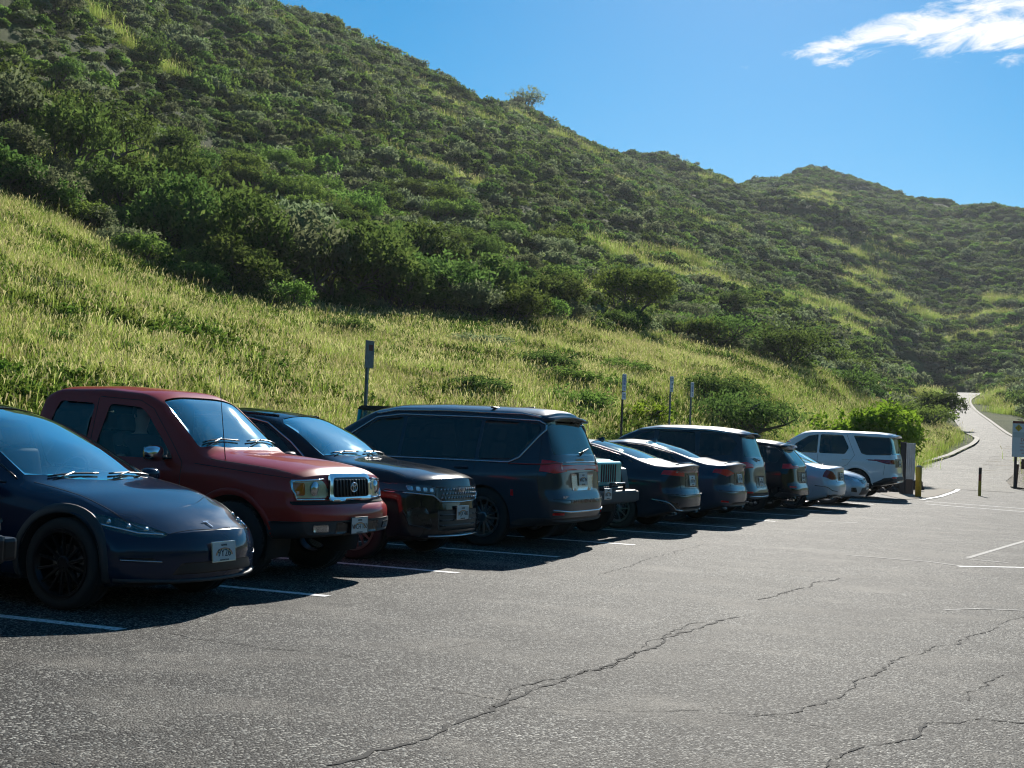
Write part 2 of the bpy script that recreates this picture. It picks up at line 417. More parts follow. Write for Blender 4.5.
        for k in range(n):
            a0 = 2*pi*k/n
            if rim == 'spoke':
                sw = .95/n*R
                for (r0, r1, ww, yy0, yy1) in ((.04, rrim-.015, sw, -w*.62, -w*.86),):
                    rt = Matrix.Rotation(-a0, 3, 'Y'); vs = []
                    for (r, wy, y, th) in ((r0, ww*.8, yy0, .03), (r1, ww*.55, yy1, .022)):
                        vs.append([b.verts.new(rt @ Vector((r, y+dy*th, dz*wy/2))) for dy, dz in ((0, -.6), (0, .6), (1, 1), (1, -1))])
                    for i in range(4): b.faces.new((vs[0][i], vs[0][(i+1) % 4], vs[1][(i+1) % 4], vs[1][i]))
            else:                                     # split spokes
                for da in (-.5, .5):
                    rt = Matrix.Rotation(-a0, 3, 'Y'); vs = []
                    for (r, off, y, ww) in ((.045, .012*da, -w*.66, .028), (rrim-.015, R*1.15/n*da*2, -w*.88, .02)):
                        vs.append([b.verts.new(rt @ Vector((r, y+dy*.026, off+dz*ww/2))) for dy, dz in ((0, -.7), (0, .7), (1, 1), (1, -1))])
                    for i in range(4): b.faces.new((vs[0][i], vs[0][(i+1) % 4], vs[1][(i+1) % 4], vs[1][i]))
        for k in range(5):
            a = 2*pi*k/5; tube(b, [(.035*cos(a), -w*.68, .035*sin(a)), (.035*cos(a), -w*.76, .035*sin(a))], .009, 6)
        bmesh.ops.recalc_face_normals(b, faces=b.faces)
        mr = bpy.data.meshes.new('rim'); b.to_mesh(mr); b.free()
        mt.materials.append(MT['rubber']); mr.materials.append(rmat or MT['alloy']); mr.materials.append(MT['chromed'])
        mt.polygons.foreach_set('use_smooth', [len(p.vertices) == 4 and p.index < 56*17 for p in mt.polygons])
        for i, wd in enumerate(sp['wheels']):
            for sg in (1, -1):
                e = empty('wheel', (-wd, sg*(s.W-.035-w), R), 0, s.root)
                e.rotation_euler = (0, 0.3*i, (pi if sg > 0 else 0) + (steer if i == 0 else 0))
                for nm, me in (('tyre', mt), ('rim', mr)):
                    o = bpy.data.objects.new(nm, me); COL.objects.link(o); o.parent = e
    def plate(s, pos, tilt, rear, text, sub=True, frame=None, scale=1):
        """licence plate: frame, sheet, rainbow band, characters"""
        e = bmesh.new(); w, h = .305*scale, .155*scale
        box(e, (0, 0, 0), (.008, w+.012, h+.012), bevel=.003)
        o = obj('licence_plate', e, frame or MT['chromed'], s.root, False)
        o.location = pos; o.rotation_euler = (0, -tilt if not rear else -tilt, pi if rear else 0)
        f = bmesh.new(); box(f, (.0045, 0, 0), (.004, w-.006, h-.006)); obj('plate_sheet', f, MT['plate'], o, False)
        f = bmesh.new()
        for (r, mi) in ((.060, 0), (.052, 1), (.045, 2)):
            n = 12; pts = [(.0072, cos(pi*k/n)*r*1.9*scale, (sin(pi*k/n)*r - .028)*scale) for k in range(n+1)]
            for a, b in zip(pts, pts[1:]):
                g = f.faces.new([f.verts.new(c) for c in (a, b, (b[0], b[1]*.86, (b[2]+.028*scale)*.86-.028*scale), (a[0], a[1]*.86, (a[2]+.028*scale)*.86-.028*scale))]); g.material_index = mi
        obj('plate_rainbow', f, [MT['rainbow_a'], MT['rainbow_b'], MT['rainbow_c']], o, False)
        def txt(body, size, z, nm, y=0):
            t = text_mesh(body, size*scale, .0012); q = link_mesh(nm, t, MT['ink'], o, False)
            q.location = (.0076, y, z*scale); q.rotation_euler = (pi/2, 0, pi/2)
        txt(text, .085 if len(text) < 6 else .068, -.012, 'plate_number')
        txt('HAWAII', .022, .052, 'plate_state'); txt('ALOHA STATE', .018, -.067, 'plate_motto')
        return o
    def mirror(s, d, z, mat, w=.2, h=.13, out=.13, cap=None):
        for sg in (1, -1):
            y = s.W-.12
            h0 = s.hit('S', d, z-.02, sg)
            if h0: y = abs(h0.y)
            b = bmesh.new()
            bmesh.ops.create_uvsphere(b, u_segments=20, v_segments=12, radius=.5)
            for v in b.verts:
                x, yy, zz = v.co; q = lambda c, p: math.copysign(abs(2*c)**p, c)
                nx = q(x, .7)*.075; nx = min(nx, .05) if False else nx
                if nx < -.03: nx = -.03 + (nx+.03)*.1
                v.co = Vector((-d + nx, sg*(y+out*.55+w/2) + q(yy, .75)*w/2, z + q(zz, .75)*h/2*(1-.12*(yy*sg*2))))
            o = obj('wing_mirror', b, mat, s.root)
            b = bmesh.new(); tube(b, [(-d-.0, sg*(y-.03), z-h*.35), (-d, sg*(y+out*.5), z-h*.3), (-d, sg*(y+out*.9), z-h*.2)], [.035, .028, .03], 8, flat=.6)
            obj('mirror_stem', b, MT['satin'], o)
            b = bmesh.new(); box(b, (-d-.036, sg*(y+out*.55+w/2), z), (.004, w*.82, h*.76), bevel=.001); obj('mirror_glass', b, MT['chrome'], o)
    def seats(s, ds, mat, z=.62, xs=(.37, -.37), wheel_d=None, dash_d=None, belt=.95):
        for d in ds:
            for y in xs:
                b = bmesh.new()
                box(b, (-d+.15, y, z-.12), (.5, .48, .16), bevel=.05)
                R_ = Matrix.Rotation(radians(-14), 3, 'Y')
                box(b, (-d-.17, y, z+.26), (.12, .46, .64), R_, bevel=.05)
                o = obj('seat', b, mat, s.root)
                b = bmesh.new(); box(b, (-d-.27, y, z+.68), (.1, .26, .17), R_, bevel=.04)
                obj('headrest', b, mat, o)
        b = bmesh.new(); d0 = dash_d if dash_d else ds[0]-.75
        box(b, (-d0, 0, belt-.12), (.42, 2*(s.W-.2), .14), Matrix.Rotation(radians(4), 3, 'Y'), bevel=.05)
        box(b, (-(d0+s.L-1.1)/2, 0, .35), (s.L-1.1-d0, 2*(s.W-.2), .05))
        obj('dashboard', b, MT['seat'], s.root)
        b = bmesh.new()
        n = 28; wd = d0+.33
        pts = [Vector((-wd + .18*sin(2*pi*k/n)*.42, .37+.18*cos(2*pi*k/n), belt+.02+.18*sin(2*pi*k/n)*.9)) for k in range(n+1)]
        tube(b, pts, .014, 6); tube(b, [(-wd, .2, belt+.02), (-wd, .54, belt+.02)], .014, 6); tube(b, [(-wd, .37, belt+.02), (-wd+.2, .37, belt-.08)], .03, 8)
        obj('steering_wheel', b, MT['satin'], s.root)
def rpoly(pts, r=.03, n=4):
    out = []; N = len(pts)
    for i in range(N):
        p = Vector(pts[i]); a = Vector(pts[i-1]); b = Vector(pts[(i+1) % N])
        ri = r[i] if isinstance(r, (list, tuple)) else r
        da, db = (a-p), (b-p); ri = min(ri, da.length*.45, db.length*.45)
        if ri < 1e-4: out.append(tuple(p)); continue
        q0, q1 = p+da.normalized()*ri, p+db.normalized()*ri
        for k in range(n+1):
            t = k/n; out.append(tuple(q0*(1-t)**2+p*2*t*(1-t)+q1*t**2))
    return out
def text_mesh(body, size, depth=.001):
    cu = bpy.data.curves.new('t', 'FONT'); cu.body = body; cu.size = size; cu.extrude = depth; cu.align_x = 'CENTER'; cu.align_y = 'CENTER'
    cu.resolution_u = 3
    o = bpy.data.objects.new('t', cu); COL.objects.link(o)
    bpy.context.view_layer.update()
    me = bpy.data.meshes.new_from_object(o.evaluated_get(bpy.context.evaluated_depsgraph_get()))
    bpy.data.objects.remove(o); return me
# ------------------------------------------------------------------ the cars
P_BLUE = paint('midnight_blue_paint', (.012, .024, .052), .0, .12, .01, coat=.8)
P_RED = paint('faded_maroon_paint', (.48, .036, .024), .0, .3, .05, (.05, .045, .04), coat=.6)
P_BLACK = paint('black_paint', (.010, .012, .016), .0, .12, .01, coat=.8)
P_GRAPH = paint('blue_grey_paint', (.026, .042, .060), .08, .3, .04)
P_TEAL = paint('teal_paint', (.0, .42, .40), .1, .3, .06)
P_NAVY = paint('dark_navy_paint', (.012, .024, .042), .05, .3, .03)
P_STEEL = paint('steel_blue_paint', (.020, .046, .08), .06, .3, .03)
P_SLATE = paint('slate_grey_paint', (.035, .048, .062), .08, .3, .04)
P_DBLACK = paint('glossy_black_paint', (.006, .007, .01), .03, .3, .03)
P_SILVER = paint('pale_silver_paint', (.66, .69, .72), .2, .3, .06)
P_PBLUE = paint('silver_blue_paint', (.46, .52, .58), .3, .3, .06)
P_WHITE = paint('white_paint', (.82, .83, .84), 0, .3, .05)
MG = [MT['glass'], MT['satin']]; MTI = [MT['tint'], MT['satin']]; MD = [MT['darktint'], MT['satin']]
LR = [MT['red'], MT['satin']]; LD = [MT['lampdark'], MT['satin']]; LL = [MT['lamp'], MT['satin']]
BL = [MT['black']]; ST = [MT['satin']]; CH = [MT['chrome']]
def wipers(c, d0, z, ys=((.05, .62), (-.62, -.08)), fwd=True):
    for (a, b_) in ys:
        P = []
        for k in range(9):
            y = a+(b_-a)*k/8; h = c.hit('T', y, d0+.05+.05*abs(y)/.6 + (0 if fwd else 0), 1, .012)
            if h: P.append(h)
        if len(P) > 2:
            bm = bmesh.new(); tube(bm, P, .008, 5); tube(bm, [P[0]+Vector((0.05, 0, -.03)), P[4]+Vector((0, 0, .01))], .007, 5); obj('wiper', bm, MT['satin'], c.root)

# --- dark blue electric crossover, nose out
sp = dict(L=4.75, W=.96, paint=P_BLUE, R=.36, wheels=(.86, 3.75), arch=.405, hmid=.42, crown=2.2,
  top=[(0, .635), (.08, .69), (.35, .785), (.8, .905), (1.1, .965), (1.2, .99), (1.7, 1.27), (2.2, 1.49), (2.6, 1.59), (2.95, 1.62), (3.4, 1.60), (3.9, 1.49), (4.4, 1.28), (4.62, 1.15), (4.75, 1.08)],
  rail=[(0, .605), (.3, .75), (.8, .885), (1.2, .955), (1.4, .985), (1.9, 1.25), (2.3, 1.42), (2.75, 1.52), (3.2, 1.52), (3.7, 1.42), (4.2, 1.24), (4.5, 1.12), (4.75, 1.02)],
  belt=[(0, .58), (.3, .69), (.8, .81), (1.3, .89), (1.6, .94), (3.6, 1.03), (4.3, 1.05), (4.75, .95)],
  railw=[(0, .76), (.4, .76), (1.2, .78), (1.4, .77), (2.4, .64), (3.2, .61), (4.2, .64), (4.75, .72)],
  beltw=[(0, .86), (.6, .91), (1.3, .91), (2, .90), (3.6, .89), (4.75, .84)],
  bot=[(0, .23), (.3, .19), (4.3, .2), (4.75, .32)], nose=[(.15, .10), (.26, .01), (.34, .0), (.50, .005), (.60, .05), (.70, .14)], tail=[(.2, .1), (.4, 0), (.7, 0), (1.1, .12)],
  bow_f=(.42, 2.5, 1.2), wid=[(0, .90), (.5, .95), (1, .96), (4, .96), (4.75, .88)])
c = Car('electric_crossover', 'dark blue electric crossover with black wheels and plate 9Y26, nearest whole car', 'car', (-6.83, 9.40, 0), 0, sp)
c.panel('windscreen', [(.73, 1.44), (.60, 2.25), (.55, 2.45), (-.55, 2.45), (-.60, 2.25), (-.73, 1.44), (-.4, 1.21), (0, 1.14), (.4, 1.21)], 'T', MG, off=-.004)
c.panel('glass_roof', rpoly([(.54, 2.50), (.52, 3.6), (-.52, 3.6), (-.54, 2.5)], .03), 'T', MD, off=-.002)
c.panel('rear_window', [(.54, 3.66), (.60, 4.45), (-.60, 4.45), (-.54, 3.66)], 'T', MD)
c.both('panel', 'side_window', rpoly([(1.62, .99), (2.02, 1.205), (2.4, 1.37), (2.68, 1.44), (2.68, 1.03)], .03), 'S', MTI)
c.both('panel', 'side_window', rpoly([(2.76, 1.04), (2.76, 1.45), (3.2, 1.46), (3.6, 1.385), (3.92, 1.25), (3.92, 1.08)], .03), 'S', MD)
for sg in (1, -1):
    c.panel('headlight', [(p[0]*sg, p[1]) for p in rpoly([(.885, .775), (.84, .765), (.60, .685), (.50, .625), (.56, .592), (.72, .60), (.84, .645), (.90, .71)], .015)], 'F', LD, off=-.012, lim=(-.1, .62), thr=.10)
    c.patch('lamp_lens', [(p[0]*sg, p[1]) for p in rpoly([(.885, .775), (.84, .765), (.60, .685), (.50, .625), (.56, .592), (.72, .60), (.84, .645), (.90, .71)], .015)], 'F', [MT['lens']], off=.0015, lim=(-.1, .62), thr=.10)
    c.strip('lamp_bar', [(.55*sg, .615), (.70*sg, .625), (.86*sg, .685)], 'F', .008, MT['chrome'], off=.001)
    for yy, zz in ((.62, .645), (.71, .668), (.80, .70)):
        h = c.hit('F', yy*sg, zz); b = bmesh.new(); lathe(b, [(.001, .010), (.016, .007), (.024, -.006)], 16); o = obj('projector', b, MT['lamp'], c.root); o.location = h+Vector((-.004, 0, 0)); o.rotation_euler = (0, 0, -pi/2)
    c.patch('lower_side_grille', [(p[0]*sg, p[1]) for p in rpoly([(.62, .405), (.86, .415), (.86, .44), (.66, .44)], .01)], 'F', BL, off=.002, thr=.05)
    c.strip('fog_trim', [(.60*sg, .408), (.86*sg, .425)], 'F', .006, MT['chromed'])
    # black flare round each arch
    for wd in sp['wheels']:
        pts = [(wd+.435*cos(a), sp['R']+.435*sin(a)) for a in np.linspace(-.28, pi+.28, 26)]
        c.strip('arch_flare', pts, 'S', .042, MT['cladding'], sg, flat=.35, sub=2, n=10, off=-.004)
    c.strip('window_trim', [(1.5, .955), (2.0, .985), (2.7, 1.015), (3.9, 1.065)], 'S', .008, MT['satin'], sg)
    c.strip('window_trim', [(1.45, .985), (1.9, 1.21), (2.3, 1.39), (2.75, 1.485), (3.25, 1.485), (3.7, 1.39), (4.1, 1.24)], 'S', .008, MT['satin'], sg)
    c.patch('fender_vent', rpoly([(1.42, .66), (1.60, .74), (1.60, .70), (1.46, .62)], .01), 'S', ST, sg, off=.006)
c.patch('lower_grille', rpoly([(-.52, .305), (.52, .305), (.44, .395), (-.44, .395)], .03), 'F', BL, off=.001)
c.strip('splitter', [(-.86, .27), (-.5, .255), (0, .25), (.5, .255), (.86, .27)], 'F', .016, MT['cladding'], sub=6)
c.seams([[(2.68, .3), (2.72, 1.02), (2.72, 1.45)], [(1.62, .3), (1.52, .55), (1.58, .93)], [(3.1, .75), (3.85, 1.04)]])
c.seams([[(-.73, .55), (-.66, .32), (-.5, .15), (0, .085), (.5, .15), (.66, .32), (.73, .55)], [(.70, .42), (.77, 1.3)], [(-.70, .42), (-.77, 1.3)]], 'T')
h = c.hit('F', 0, .69, 1, .003)
b = bmesh.new()
box(b, (0, 0, .045), (.006, .075, .012)); box(b, (0, 0, .0), (.006, .014, .075))
o = obj('badge', b, MT['chrome'], c.root, False); h = c.hit('T', 0, .15, 1, .008); o.location = h; o.rotation_euler = (0, -radians(62), 0)
c.plate((c.hit('F', 0, .47).x+.012, .0, .465), radians(6), False, '9Y26')
wipers(c, 1.2, 1.0); c.mirror(1.62, .99, P_BLUE); c.seats((2.35, 3.25), MT['seatwhite'], .62, belt=.97, dash_d=1.62)
c.wheels_('split', 7, MT['alloydark'], .74, .255); c.finish()

# --- maroon pickup, nose out
sp = dict(L=5.14, W=.865, paint=P_RED, R=.375, wheels=(.93, 4.02), arch=.44, hmid=.5, crown=3.6, rsig=.02, sig=.03,
  top=[(0, 1.05), (.12, 1.10), (.5, 1.15), (1.2, 1.21), (1.3, 1.22), (1.95, 1.72), (2.12, 1.80), (2.7, 1.84), (3.3, 1.825), (3.46, 1.77), (3.58, 1.18), (5.14, 1.16)],
  rail=[(0, 1.02), (.3, 1.06), (1.2, 1.13), (1.38, 1.17), (1.98, 1.66), (2.2, 1.75), (2.7, 1.78), (3.3, 1.765), (3.46, 1.69), (3.58, 1.16), (5.14, 1.14)],
  belt=[(0, .97), (.8, 1.02), (1.4, 1.08), (3.6, 1.10), (5.14, 1.08)],
  railw=[(0, .74), (1.2, .76), (1.4, .74), (2.1, .67), (2.7, .66), (3.4, .67), (3.66, .76), (5.14, .78)],
  beltw=[(0, .80), (.8, .83), (1.4, .82), (3.6, .82), (5.14, .82)],
  bot=[(0, .46), (.4, .42), (1, .38), (4.4, .4), (5.14, .5)], nose=[(.3, .12), (.44, .02), (.52, 0), (.73, .0), (.755, .10), (1.0, .12), (1.06, .18)], tail=[(.3, .06), (.5, 0), (1.2, 0)],
  bow_f=(.17, 3.0, .9), bow_r=(.04, 5, .8), wid=[(0, .84), (.5, .865), (5.14, .865)], tuck=.08)
c = Car('pickup_truck', 'sun-faded maroon pickup with chrome grille and someone in the passenger seat', 'pickup truck', (-7.13, 12.02, 0), 0, sp)
c.panel('windscreen', rpoly([(.69, 1.44), (.585, 2.0), (-.585, 2.0), (-.69, 1.44), (-.35, 1.34), (.35, 1.34)], .04), 'T', MG, off=-.006)
c.both('panel', 'side_window', rpoly([(1.66, 1.115), (2.08, 1.55), (2.18, 1.62), (2.58, 1.645), (2.68, 1.12)], .05), 'S', [MT['sideglass'], MT['satin']])
c.patch('bumper_gap', rpoly([(-.83, .752), (.83, .752), (.83, .785), (-.83, .785)], .01), 'F', [MT['under']], off=.003, thr=.03, lim=(-.3, .5))  # dark strip painted as the shade between bumper and headlights
c.both('panel', 'side_window', rpoly([(2.80, 1.12), (2.78, 1.645), (3.24, 1.66), (3.42, 1.13)], .05), 'S', MD)
c.panel('rear_window', rpoly([(.5, 1.25), (.48, 1.58), (-.48, 1.58), (-.5, 1.25)], .04), 'R', MD, lim=(3.4, 3.8))
c.panel('cargo_bed', rpoly([(.66, 3.82), (.66, 5.02), (-.66, 5.02), (-.66, 3.82)], .04), 'T', [MT['under'], MT['under']], off=-.45)
c.patch('lower_bumper', rpoly([(-.85, .40), (.85, .40), (.85, .60), (-.85, .60)], .04), 'F', [MT['cladding']], off=.012, thr=.03, lim=(-.3, .5))
c.patch('bumper_opening', rpoly([(-.40, .47), (.40, .47), (.40, .585), (-.40, .585)], .03), 'F', ST, off=.014)
for sg in (1, -1):
    c.patch('fog_light', [(p[0]*sg, p[1]) for p in rpoly([(.50, .50), (.69, .50), (.70, .565), (.52, .565)], .02)], 'F', LL, off=.02)
    c.panel('headlight', [(p[0]*sg, p[1]) for p in rpoly([(.41, .815), (.78, .815), (.81, .90), (.80, .985), (.47, .985), (.41, .93)], .03)], 'F', [MT['lensyellow'], MT['chrome']], off=.002, lim=(-.2, .6), thr=.03)
    h = c.hit('F', .56*sg, .90)
    b = bmesh.new(); lathe(b, [(.001, .012), (.06, .01), (.075, -.004)], 20); o = obj('reflector', b, MT['lamp'], c.root); o.location = h; o.rotation_euler = (0, 0, -pi/2)
    c.patch('turn_signal', [(p[0]*sg, p[1]) for p in rpoly([(.69, .84), (.785, .84), (.80, .96), (.69, .96)], .02)], 'F', [MT['amber']], off=.006, lim=(-.2, .6), thr=.03)
    P = [(.41, .80), (.78, .80), (.805, .90), (.79, .975), (.45, .99)]
    c.strip('headlight_surround', [(p[0]*sg, p[1]) for p in P], 'F', .011, MT['chrome'], sub=5)
    for wd in sp['wheels']:
        pts = [(wd+.47*cos(a), sp['R']+.47*sin(a)) for a in np.linspace(.0, pi, 22)]
        c.strip('arch_lip', pts, 'S', .035, P_RED, sg, flat=.5, sub=2, n=8, off=-.004)
c.patch('grille_surround', rpoly([(-.42, .775), (.42, .775), (.40, 1.035), (-.40, 1.035)], .09, 6), 'F', CH, off=.022, lim=(-.2, .5))
c.patch('grille', rpoly([(-.335, .815), (.335, .815), (.325, 1.0), (-.325, 1.0)], .06, 6), 'F', BL, off=.024, lim=(-.2, .5))
for y in np.linspace(-.29, .29, 11):
    h = c.hit('F', y, .91, 1, .026)
    b = bmesh.new(); box(b, (0, 0, 0), (.02, .018, .165), bevel=.006); o = obj('grille_bar', b, MT['alloydark'], c.root); o.location = (h.x+.004, y, .907); o.rotation_euler = (0, -radians(6), 0)
b = bmesh.new()
def ell(b, ry, rz, t, oy=0, oz=0):
    n = 28; tube(b, [(0, oy+ry*cos(2*pi*k/n), oz+rz*sin(2*pi*k/n)) for k in range(n+1)], t, 6, cap=False)
ell(b, .062, .045, .006); ell(b, .020, .043, .005); ell(b, .040, .016, .005, 0, .026)
o = obj('emblem', b, MT['chrome'], c.root); h = c.hit('F', 0, .91, 1, .045); o.location = h
c.plate((c.hit('F', 0, .55).x+.03, -.03, .545), 0, False, 'WCH 150', frame=MT['black'])
wipers(c, 1.36, 1.22); c.mirror(1.78, 1.17, MT['chrome'], w=.24, h=.16, out=.1)
c.seams([[(1.52, .5), (1.55, 1.09), (2.02, 1.61), (2.2, 1.69), (2.72, 1.715)], [(2.74, .5), (2.74, 1.70)], [(3.55, .75), (3.58, 1.1)], [(.3, 1.0), (1.4, 1.09)]])
c.seams([[(-.72, .03), (-.75, 1.25)], [(.72, .03), (.75, 1.25)]], 'T')
c.seats((2.35, 3.15), MT['seatgrey'], .78, xs=(.36, -.36), belt=1.16, dash_d=1.72)
for sg in (1, -1):
    b = bmesh.new(); h = c.hit('S', 2.55, 1.02, sg); box(b, (h.x, h.y+sg*.02, h.z), (.14, .03, .035), bevel=.01); obj('door_handle', b, P_RED, c.root)
b = bmesh.new(); h = c.hit('T', -.70, 1.12); tube(b, [h, h+Vector((-.12, 0, .82))], [.005, .0022], 6); obj('antenna', b, MT['satin'], c.root)
c.wheels_('spoke', 6, MT['alloydark'], .58, .265, knob=True); c.finish(); TRUCK = c

# --- black mid-size suv, nose out
sp = dict(L=4.81, W=.95, paint=P_BLACK, R=.375, wheels=(.90, 3.72), arch=.42, hmid=.45, crown=2.6,
  top=[(0, .96), (.08, 1.0), (.4, 1.055), (.9, 1.11), (1.22, 1.14), (1.32, 1.16), (1.8, 1.43), (2.15, 1.60), (2.5, 1.66), (3.0, 1.695), (3.9, 1.665), (4.5, 1.60), (4.81, 1.53)],
  rail=[(0, .93), (.4, 1.02), (1.2, 1.09), (1.45, 1.14), (1.9, 1.41), (2.3, 1.56), (2.7, 1.615), (3.9, 1.60), (4.5, 1.53), (4.81, 1.46)],
  belt=[(0, .88), (.8, .97), (1.5, 1.03), (3.8, 1.07), (4.81, 1.10)],
  railw=[(0, .78), (1.2, .80), (1.45, .77), (2.3, .64), (3, .62), (4.4, .62), (4.81, .60)], beltw=[(0, .86), (.8, .90), (3.8, .88), (4.81, .82)],
  bot=[(0, .27), (.4, .22), (4.2, .25), (4.81, .4)], nose=[(.15, .1), (.3, .0), (.55, .0), (.8, .03), (.98, .08), (1.02, .14)], tail=[(.3, .08), (.6, 0), (1.0, .04), (1.5, .34), (1.6, .38)],
  bow_f=(.30, 2.8, 1.1), bow_r=(.2, 3.5, 1.4), wid=[(0, .91), (.5, .95), (4.2, .95), (4.81, .9)])
c = Car('mid_size_suv', 'glossy black SUV parked nose out between the maroon pickup and the minivan', 'car', (-7.35, 14.72, 0), 0, sp)
c.panel('windscreen', [(.73, 1.46), (.60, 2.12), (.5, 2.2), (-.5, 2.2), (-.60, 2.12), (-.73, 1.46), (-.4, 1.33), (0, 1.29), (.4, 1.33)], 'T', MG, off=-.004)
c.panel('sunroof', rpoly([(.48, 2.42), (.48, 3.5), (-.48, 3.5), (-.48, 2.42)], .05), 'T', MD, off=-.002)
c.both('panel', 'side_window', rpoly([(1.72, 1.08), (2.05, 1.33), (2.35, 1.49), (2.62, 1.55), (2.66, 1.09)], .03), 'S', MTI)
c.both('panel', 'side_window', rpoly([(2.74, 1.095), (2.72, 1.555), (3.55, 1.55), (3.62, 1.10)], .03), 'S', MD)
c.both('panel', 'side_window', rpoly([(3.70, 1.11), (3.68, 1.54), (4.2, 1.49), (4.4, 1.36), (4.3, 1.16)], .03), 'S', MD)
for sg in (1, -1):
    c.strip('window_trim', [(1.6, 1.03), (2.6, 1.07), (3.8, 1.09)], 'S', .010, MT['chromed'], sg)
    c.strip('window_trim', [(1.56, 1.06), (1.9, 1.30), (2.3, 1.515), (2.7, 1.585), (3.6, 1.58), (4.2, 1.53)], 'S', .011, MT['chromed'], sg)
    c.patch('headlight', [(p[0]*sg, p[1]) for p in rpoly([(.46, .78), (.92, .81), (.94, .90), (.50, .865)], .02)], 'F', [MT['lampdark']], off=.003, lim=(-.2, .8), thr=.03)
    for q in range(4):
        y = .54+q*.085; c.patch('lamp_element', [(p[0]*sg, p[1]) for p in rpoly([(y, .80+q*.006), (y+.05, .805+q*.006), (y+.05, .85+q*.008), (y, .845+q*.008)], .012)], 'F', [MT['lamp']], off=.007, lim=(-.2, .8), thr=.03)
    c.strip('lamp_trim', [(.45*sg, .70), (.55*sg, .765), (.92*sg, .80)], 'F', .011, MT['chromed'], sub=6)
    c.patch('bumper_corner', [(p[0]*sg, p[1]) for p in rpoly([(.56, .40), (.86, .42), (.88, .62), (.66, .64)], .04)], 'F', ST, off=.004, thr=.03)
    c.strip('corner_trim', [(.60*sg, .39), (.86*sg, .44), (.90*sg, .60)], 'F', .009, MT['satin'], sub=5)
    c.strip('roof_rail', [(2.3, 1.60), (3.0, 1.64), (3.9, 1.63), (4.4, 1.57)], 'S', .016, MT['satin'], sg)
c.patch('grille', rpoly([(-.50, .70), (.50, .70), (.52, .86), (-.52, .86)], .05), 'F', ST, off=.006)
for k in range(14):
    for r_ in range(3):
        y = -.42+k*.065+(r_ % 2)*.03; z = .735+r_*.045
        h = c.hit('F', y, z, 1, .011)
        b = bmesh.new() if (k == 0 and r_ == 0) else b
        box(b, h, (.012, .03, .016), Matrix.Rotation(radians(45), 3, 'X'))
obj('grille_mesh', b, MT['chromed'], c.root)
c.strip('grille_trim', [(-.46, .695), (0, .685), (.46, .695)], 'F', .009, MT['chromed'])
c.patch('lower_intake', rpoly([(-.48, .36), (.48, .36), (.5, .60), (-.5, .60)], .04), 'F', BL, off=.003)
for z in (.42, .48, .54): c.strip('intake_slat', [(-.46, z), (0, z), (.46, z)], 'F', .009, MT['satin'], off=.01)
c.strip('skid_trim', [(-.62, .305), (0, .295), (.62, .305)], 'F', .018, MT['chromed'], sub=6, flat=.6)
t = link_mesh('badge', text_mesh('KIA', .085, .003), MT['chrome'], c.root, False); h = c.hit('F', 0, .815, 1, .034); t.location = h; t.rotation_euler = (pi/2, 0, pi/2); t.scale = (1.35, 1, 1)
c.plate((c.hit('F', 0, .52).x+.02, 0, .56), 0, False, 'WJX 482')
wipers(c, 1.33, 1.16); c.mirror(1.74, 1.12, MT['black'], w=.2, h=.14)
c.seams([[(1.62, .4), (1.64, 1.0)], [(2.70, .4), (2.70, 1.06)], [(3.62, .75), (3.66, 1.06)]])
c.seams([[(-.74, .1), (-.78, 1.3)], [(.74, .1), (.78, 1.3)], [(-.70, .06), (0, .02), (.70, .06)]], 'T')
c.seats((2.4, 3.3), MT['seatgrey'], .74, belt=1.11, dash_d=1.75)
c.wheels_('split', 8, MT['alloy'], .70, .24); c.finish()

# --- blue-grey minivan, tail out
sp = dict(L=5.18, W=1.0, paint=P_GRAPH, R=.37, wheels=(1.0, 4.08), arch=.41, hmid=.45, crown=3.0,
  top=[(0, .88), (.1, .93), (.6, 1.04), (1.0, 1.10), (1.15, 1.15), (1.7, 1.46), (2.1, 1.69), (2.5, 1.775), (3.2, 1.80), (4.4, 1.79), (4.9, 1.77), (5.18, 1.74)],
  rail=[(0, .84), (.8, 1.0), (1.3, 1.13), (1.8, 1.42), (2.2, 1.64), (2.6, 1.705), (4.4, 1.705), (5.18, 1.65)],
  belt=[(0, .8), (.8, .95), (1.4, 1.02), (4.2, 1.07), (5.18, 1.10)],
  railw=[(0, .8), (1.2, .83), (2.2, .72), (3.2, .70), (4.6, .69), (5.18, .67)], beltw=[(0, .88), (1, .95), (4.4, .93), (5.18, .88)],
  bot=[(0, .25), (.4, .2), (4.4, .22), (4.9, .28), (5.18, .34)], nose=[(.2, .1), (.4, 0), (.6, 0), (.9, .1)],
  tail=[(.28, .13), (.36, .03), (.55, .0), (.66, .01), (.70, .055), (1.0, .085), (1.15, .12), (1.64, .36), (1.72, .36)],
  bow_f=(.35, 2.6, 1.1), bow_r=(.24, 5.5, 1.4), wid=[(0, .94), (.6, 1.0), (4.4, 1.0), (5.18, .95)])
c = Car('minivan', 'blue-grey minivan parked tail out beside the black SUV, chrome loop round its side windows', 'minivan', (-6.98-5.18, 17.75, 0), pi, sp)
c.panel('windscreen', [(.78, 1.34), (.66, 2.05), (.5, 2.15), (-.5, 2.15), (-.66, 2.05), (-.78, 1.34), (-.4, 1.2), (.4, 1.2)], 'T', MG)
c.both('panel', 'side_window', rpoly([(1.80, 1.08), (2.1, 1.42), (2.35, 1.56), (2.74, 1.60), (2.74, 1.09)], .03), 'S', MD)
c.both('panel', 'side_window', rpoly([(2.79, 1.09), (2.79, 1.60), (3.92, 1.60), (3.92, 1.10)], .02), 'S', MD)
c.both('panel', 'side_window', rpoly([(3.97, 1.10), (3.97, 1.60), (4.74, 1.585), (4.80, 1.50), (4.52, 1.17), (4.42, 1.11)], .04), 'S', MD)
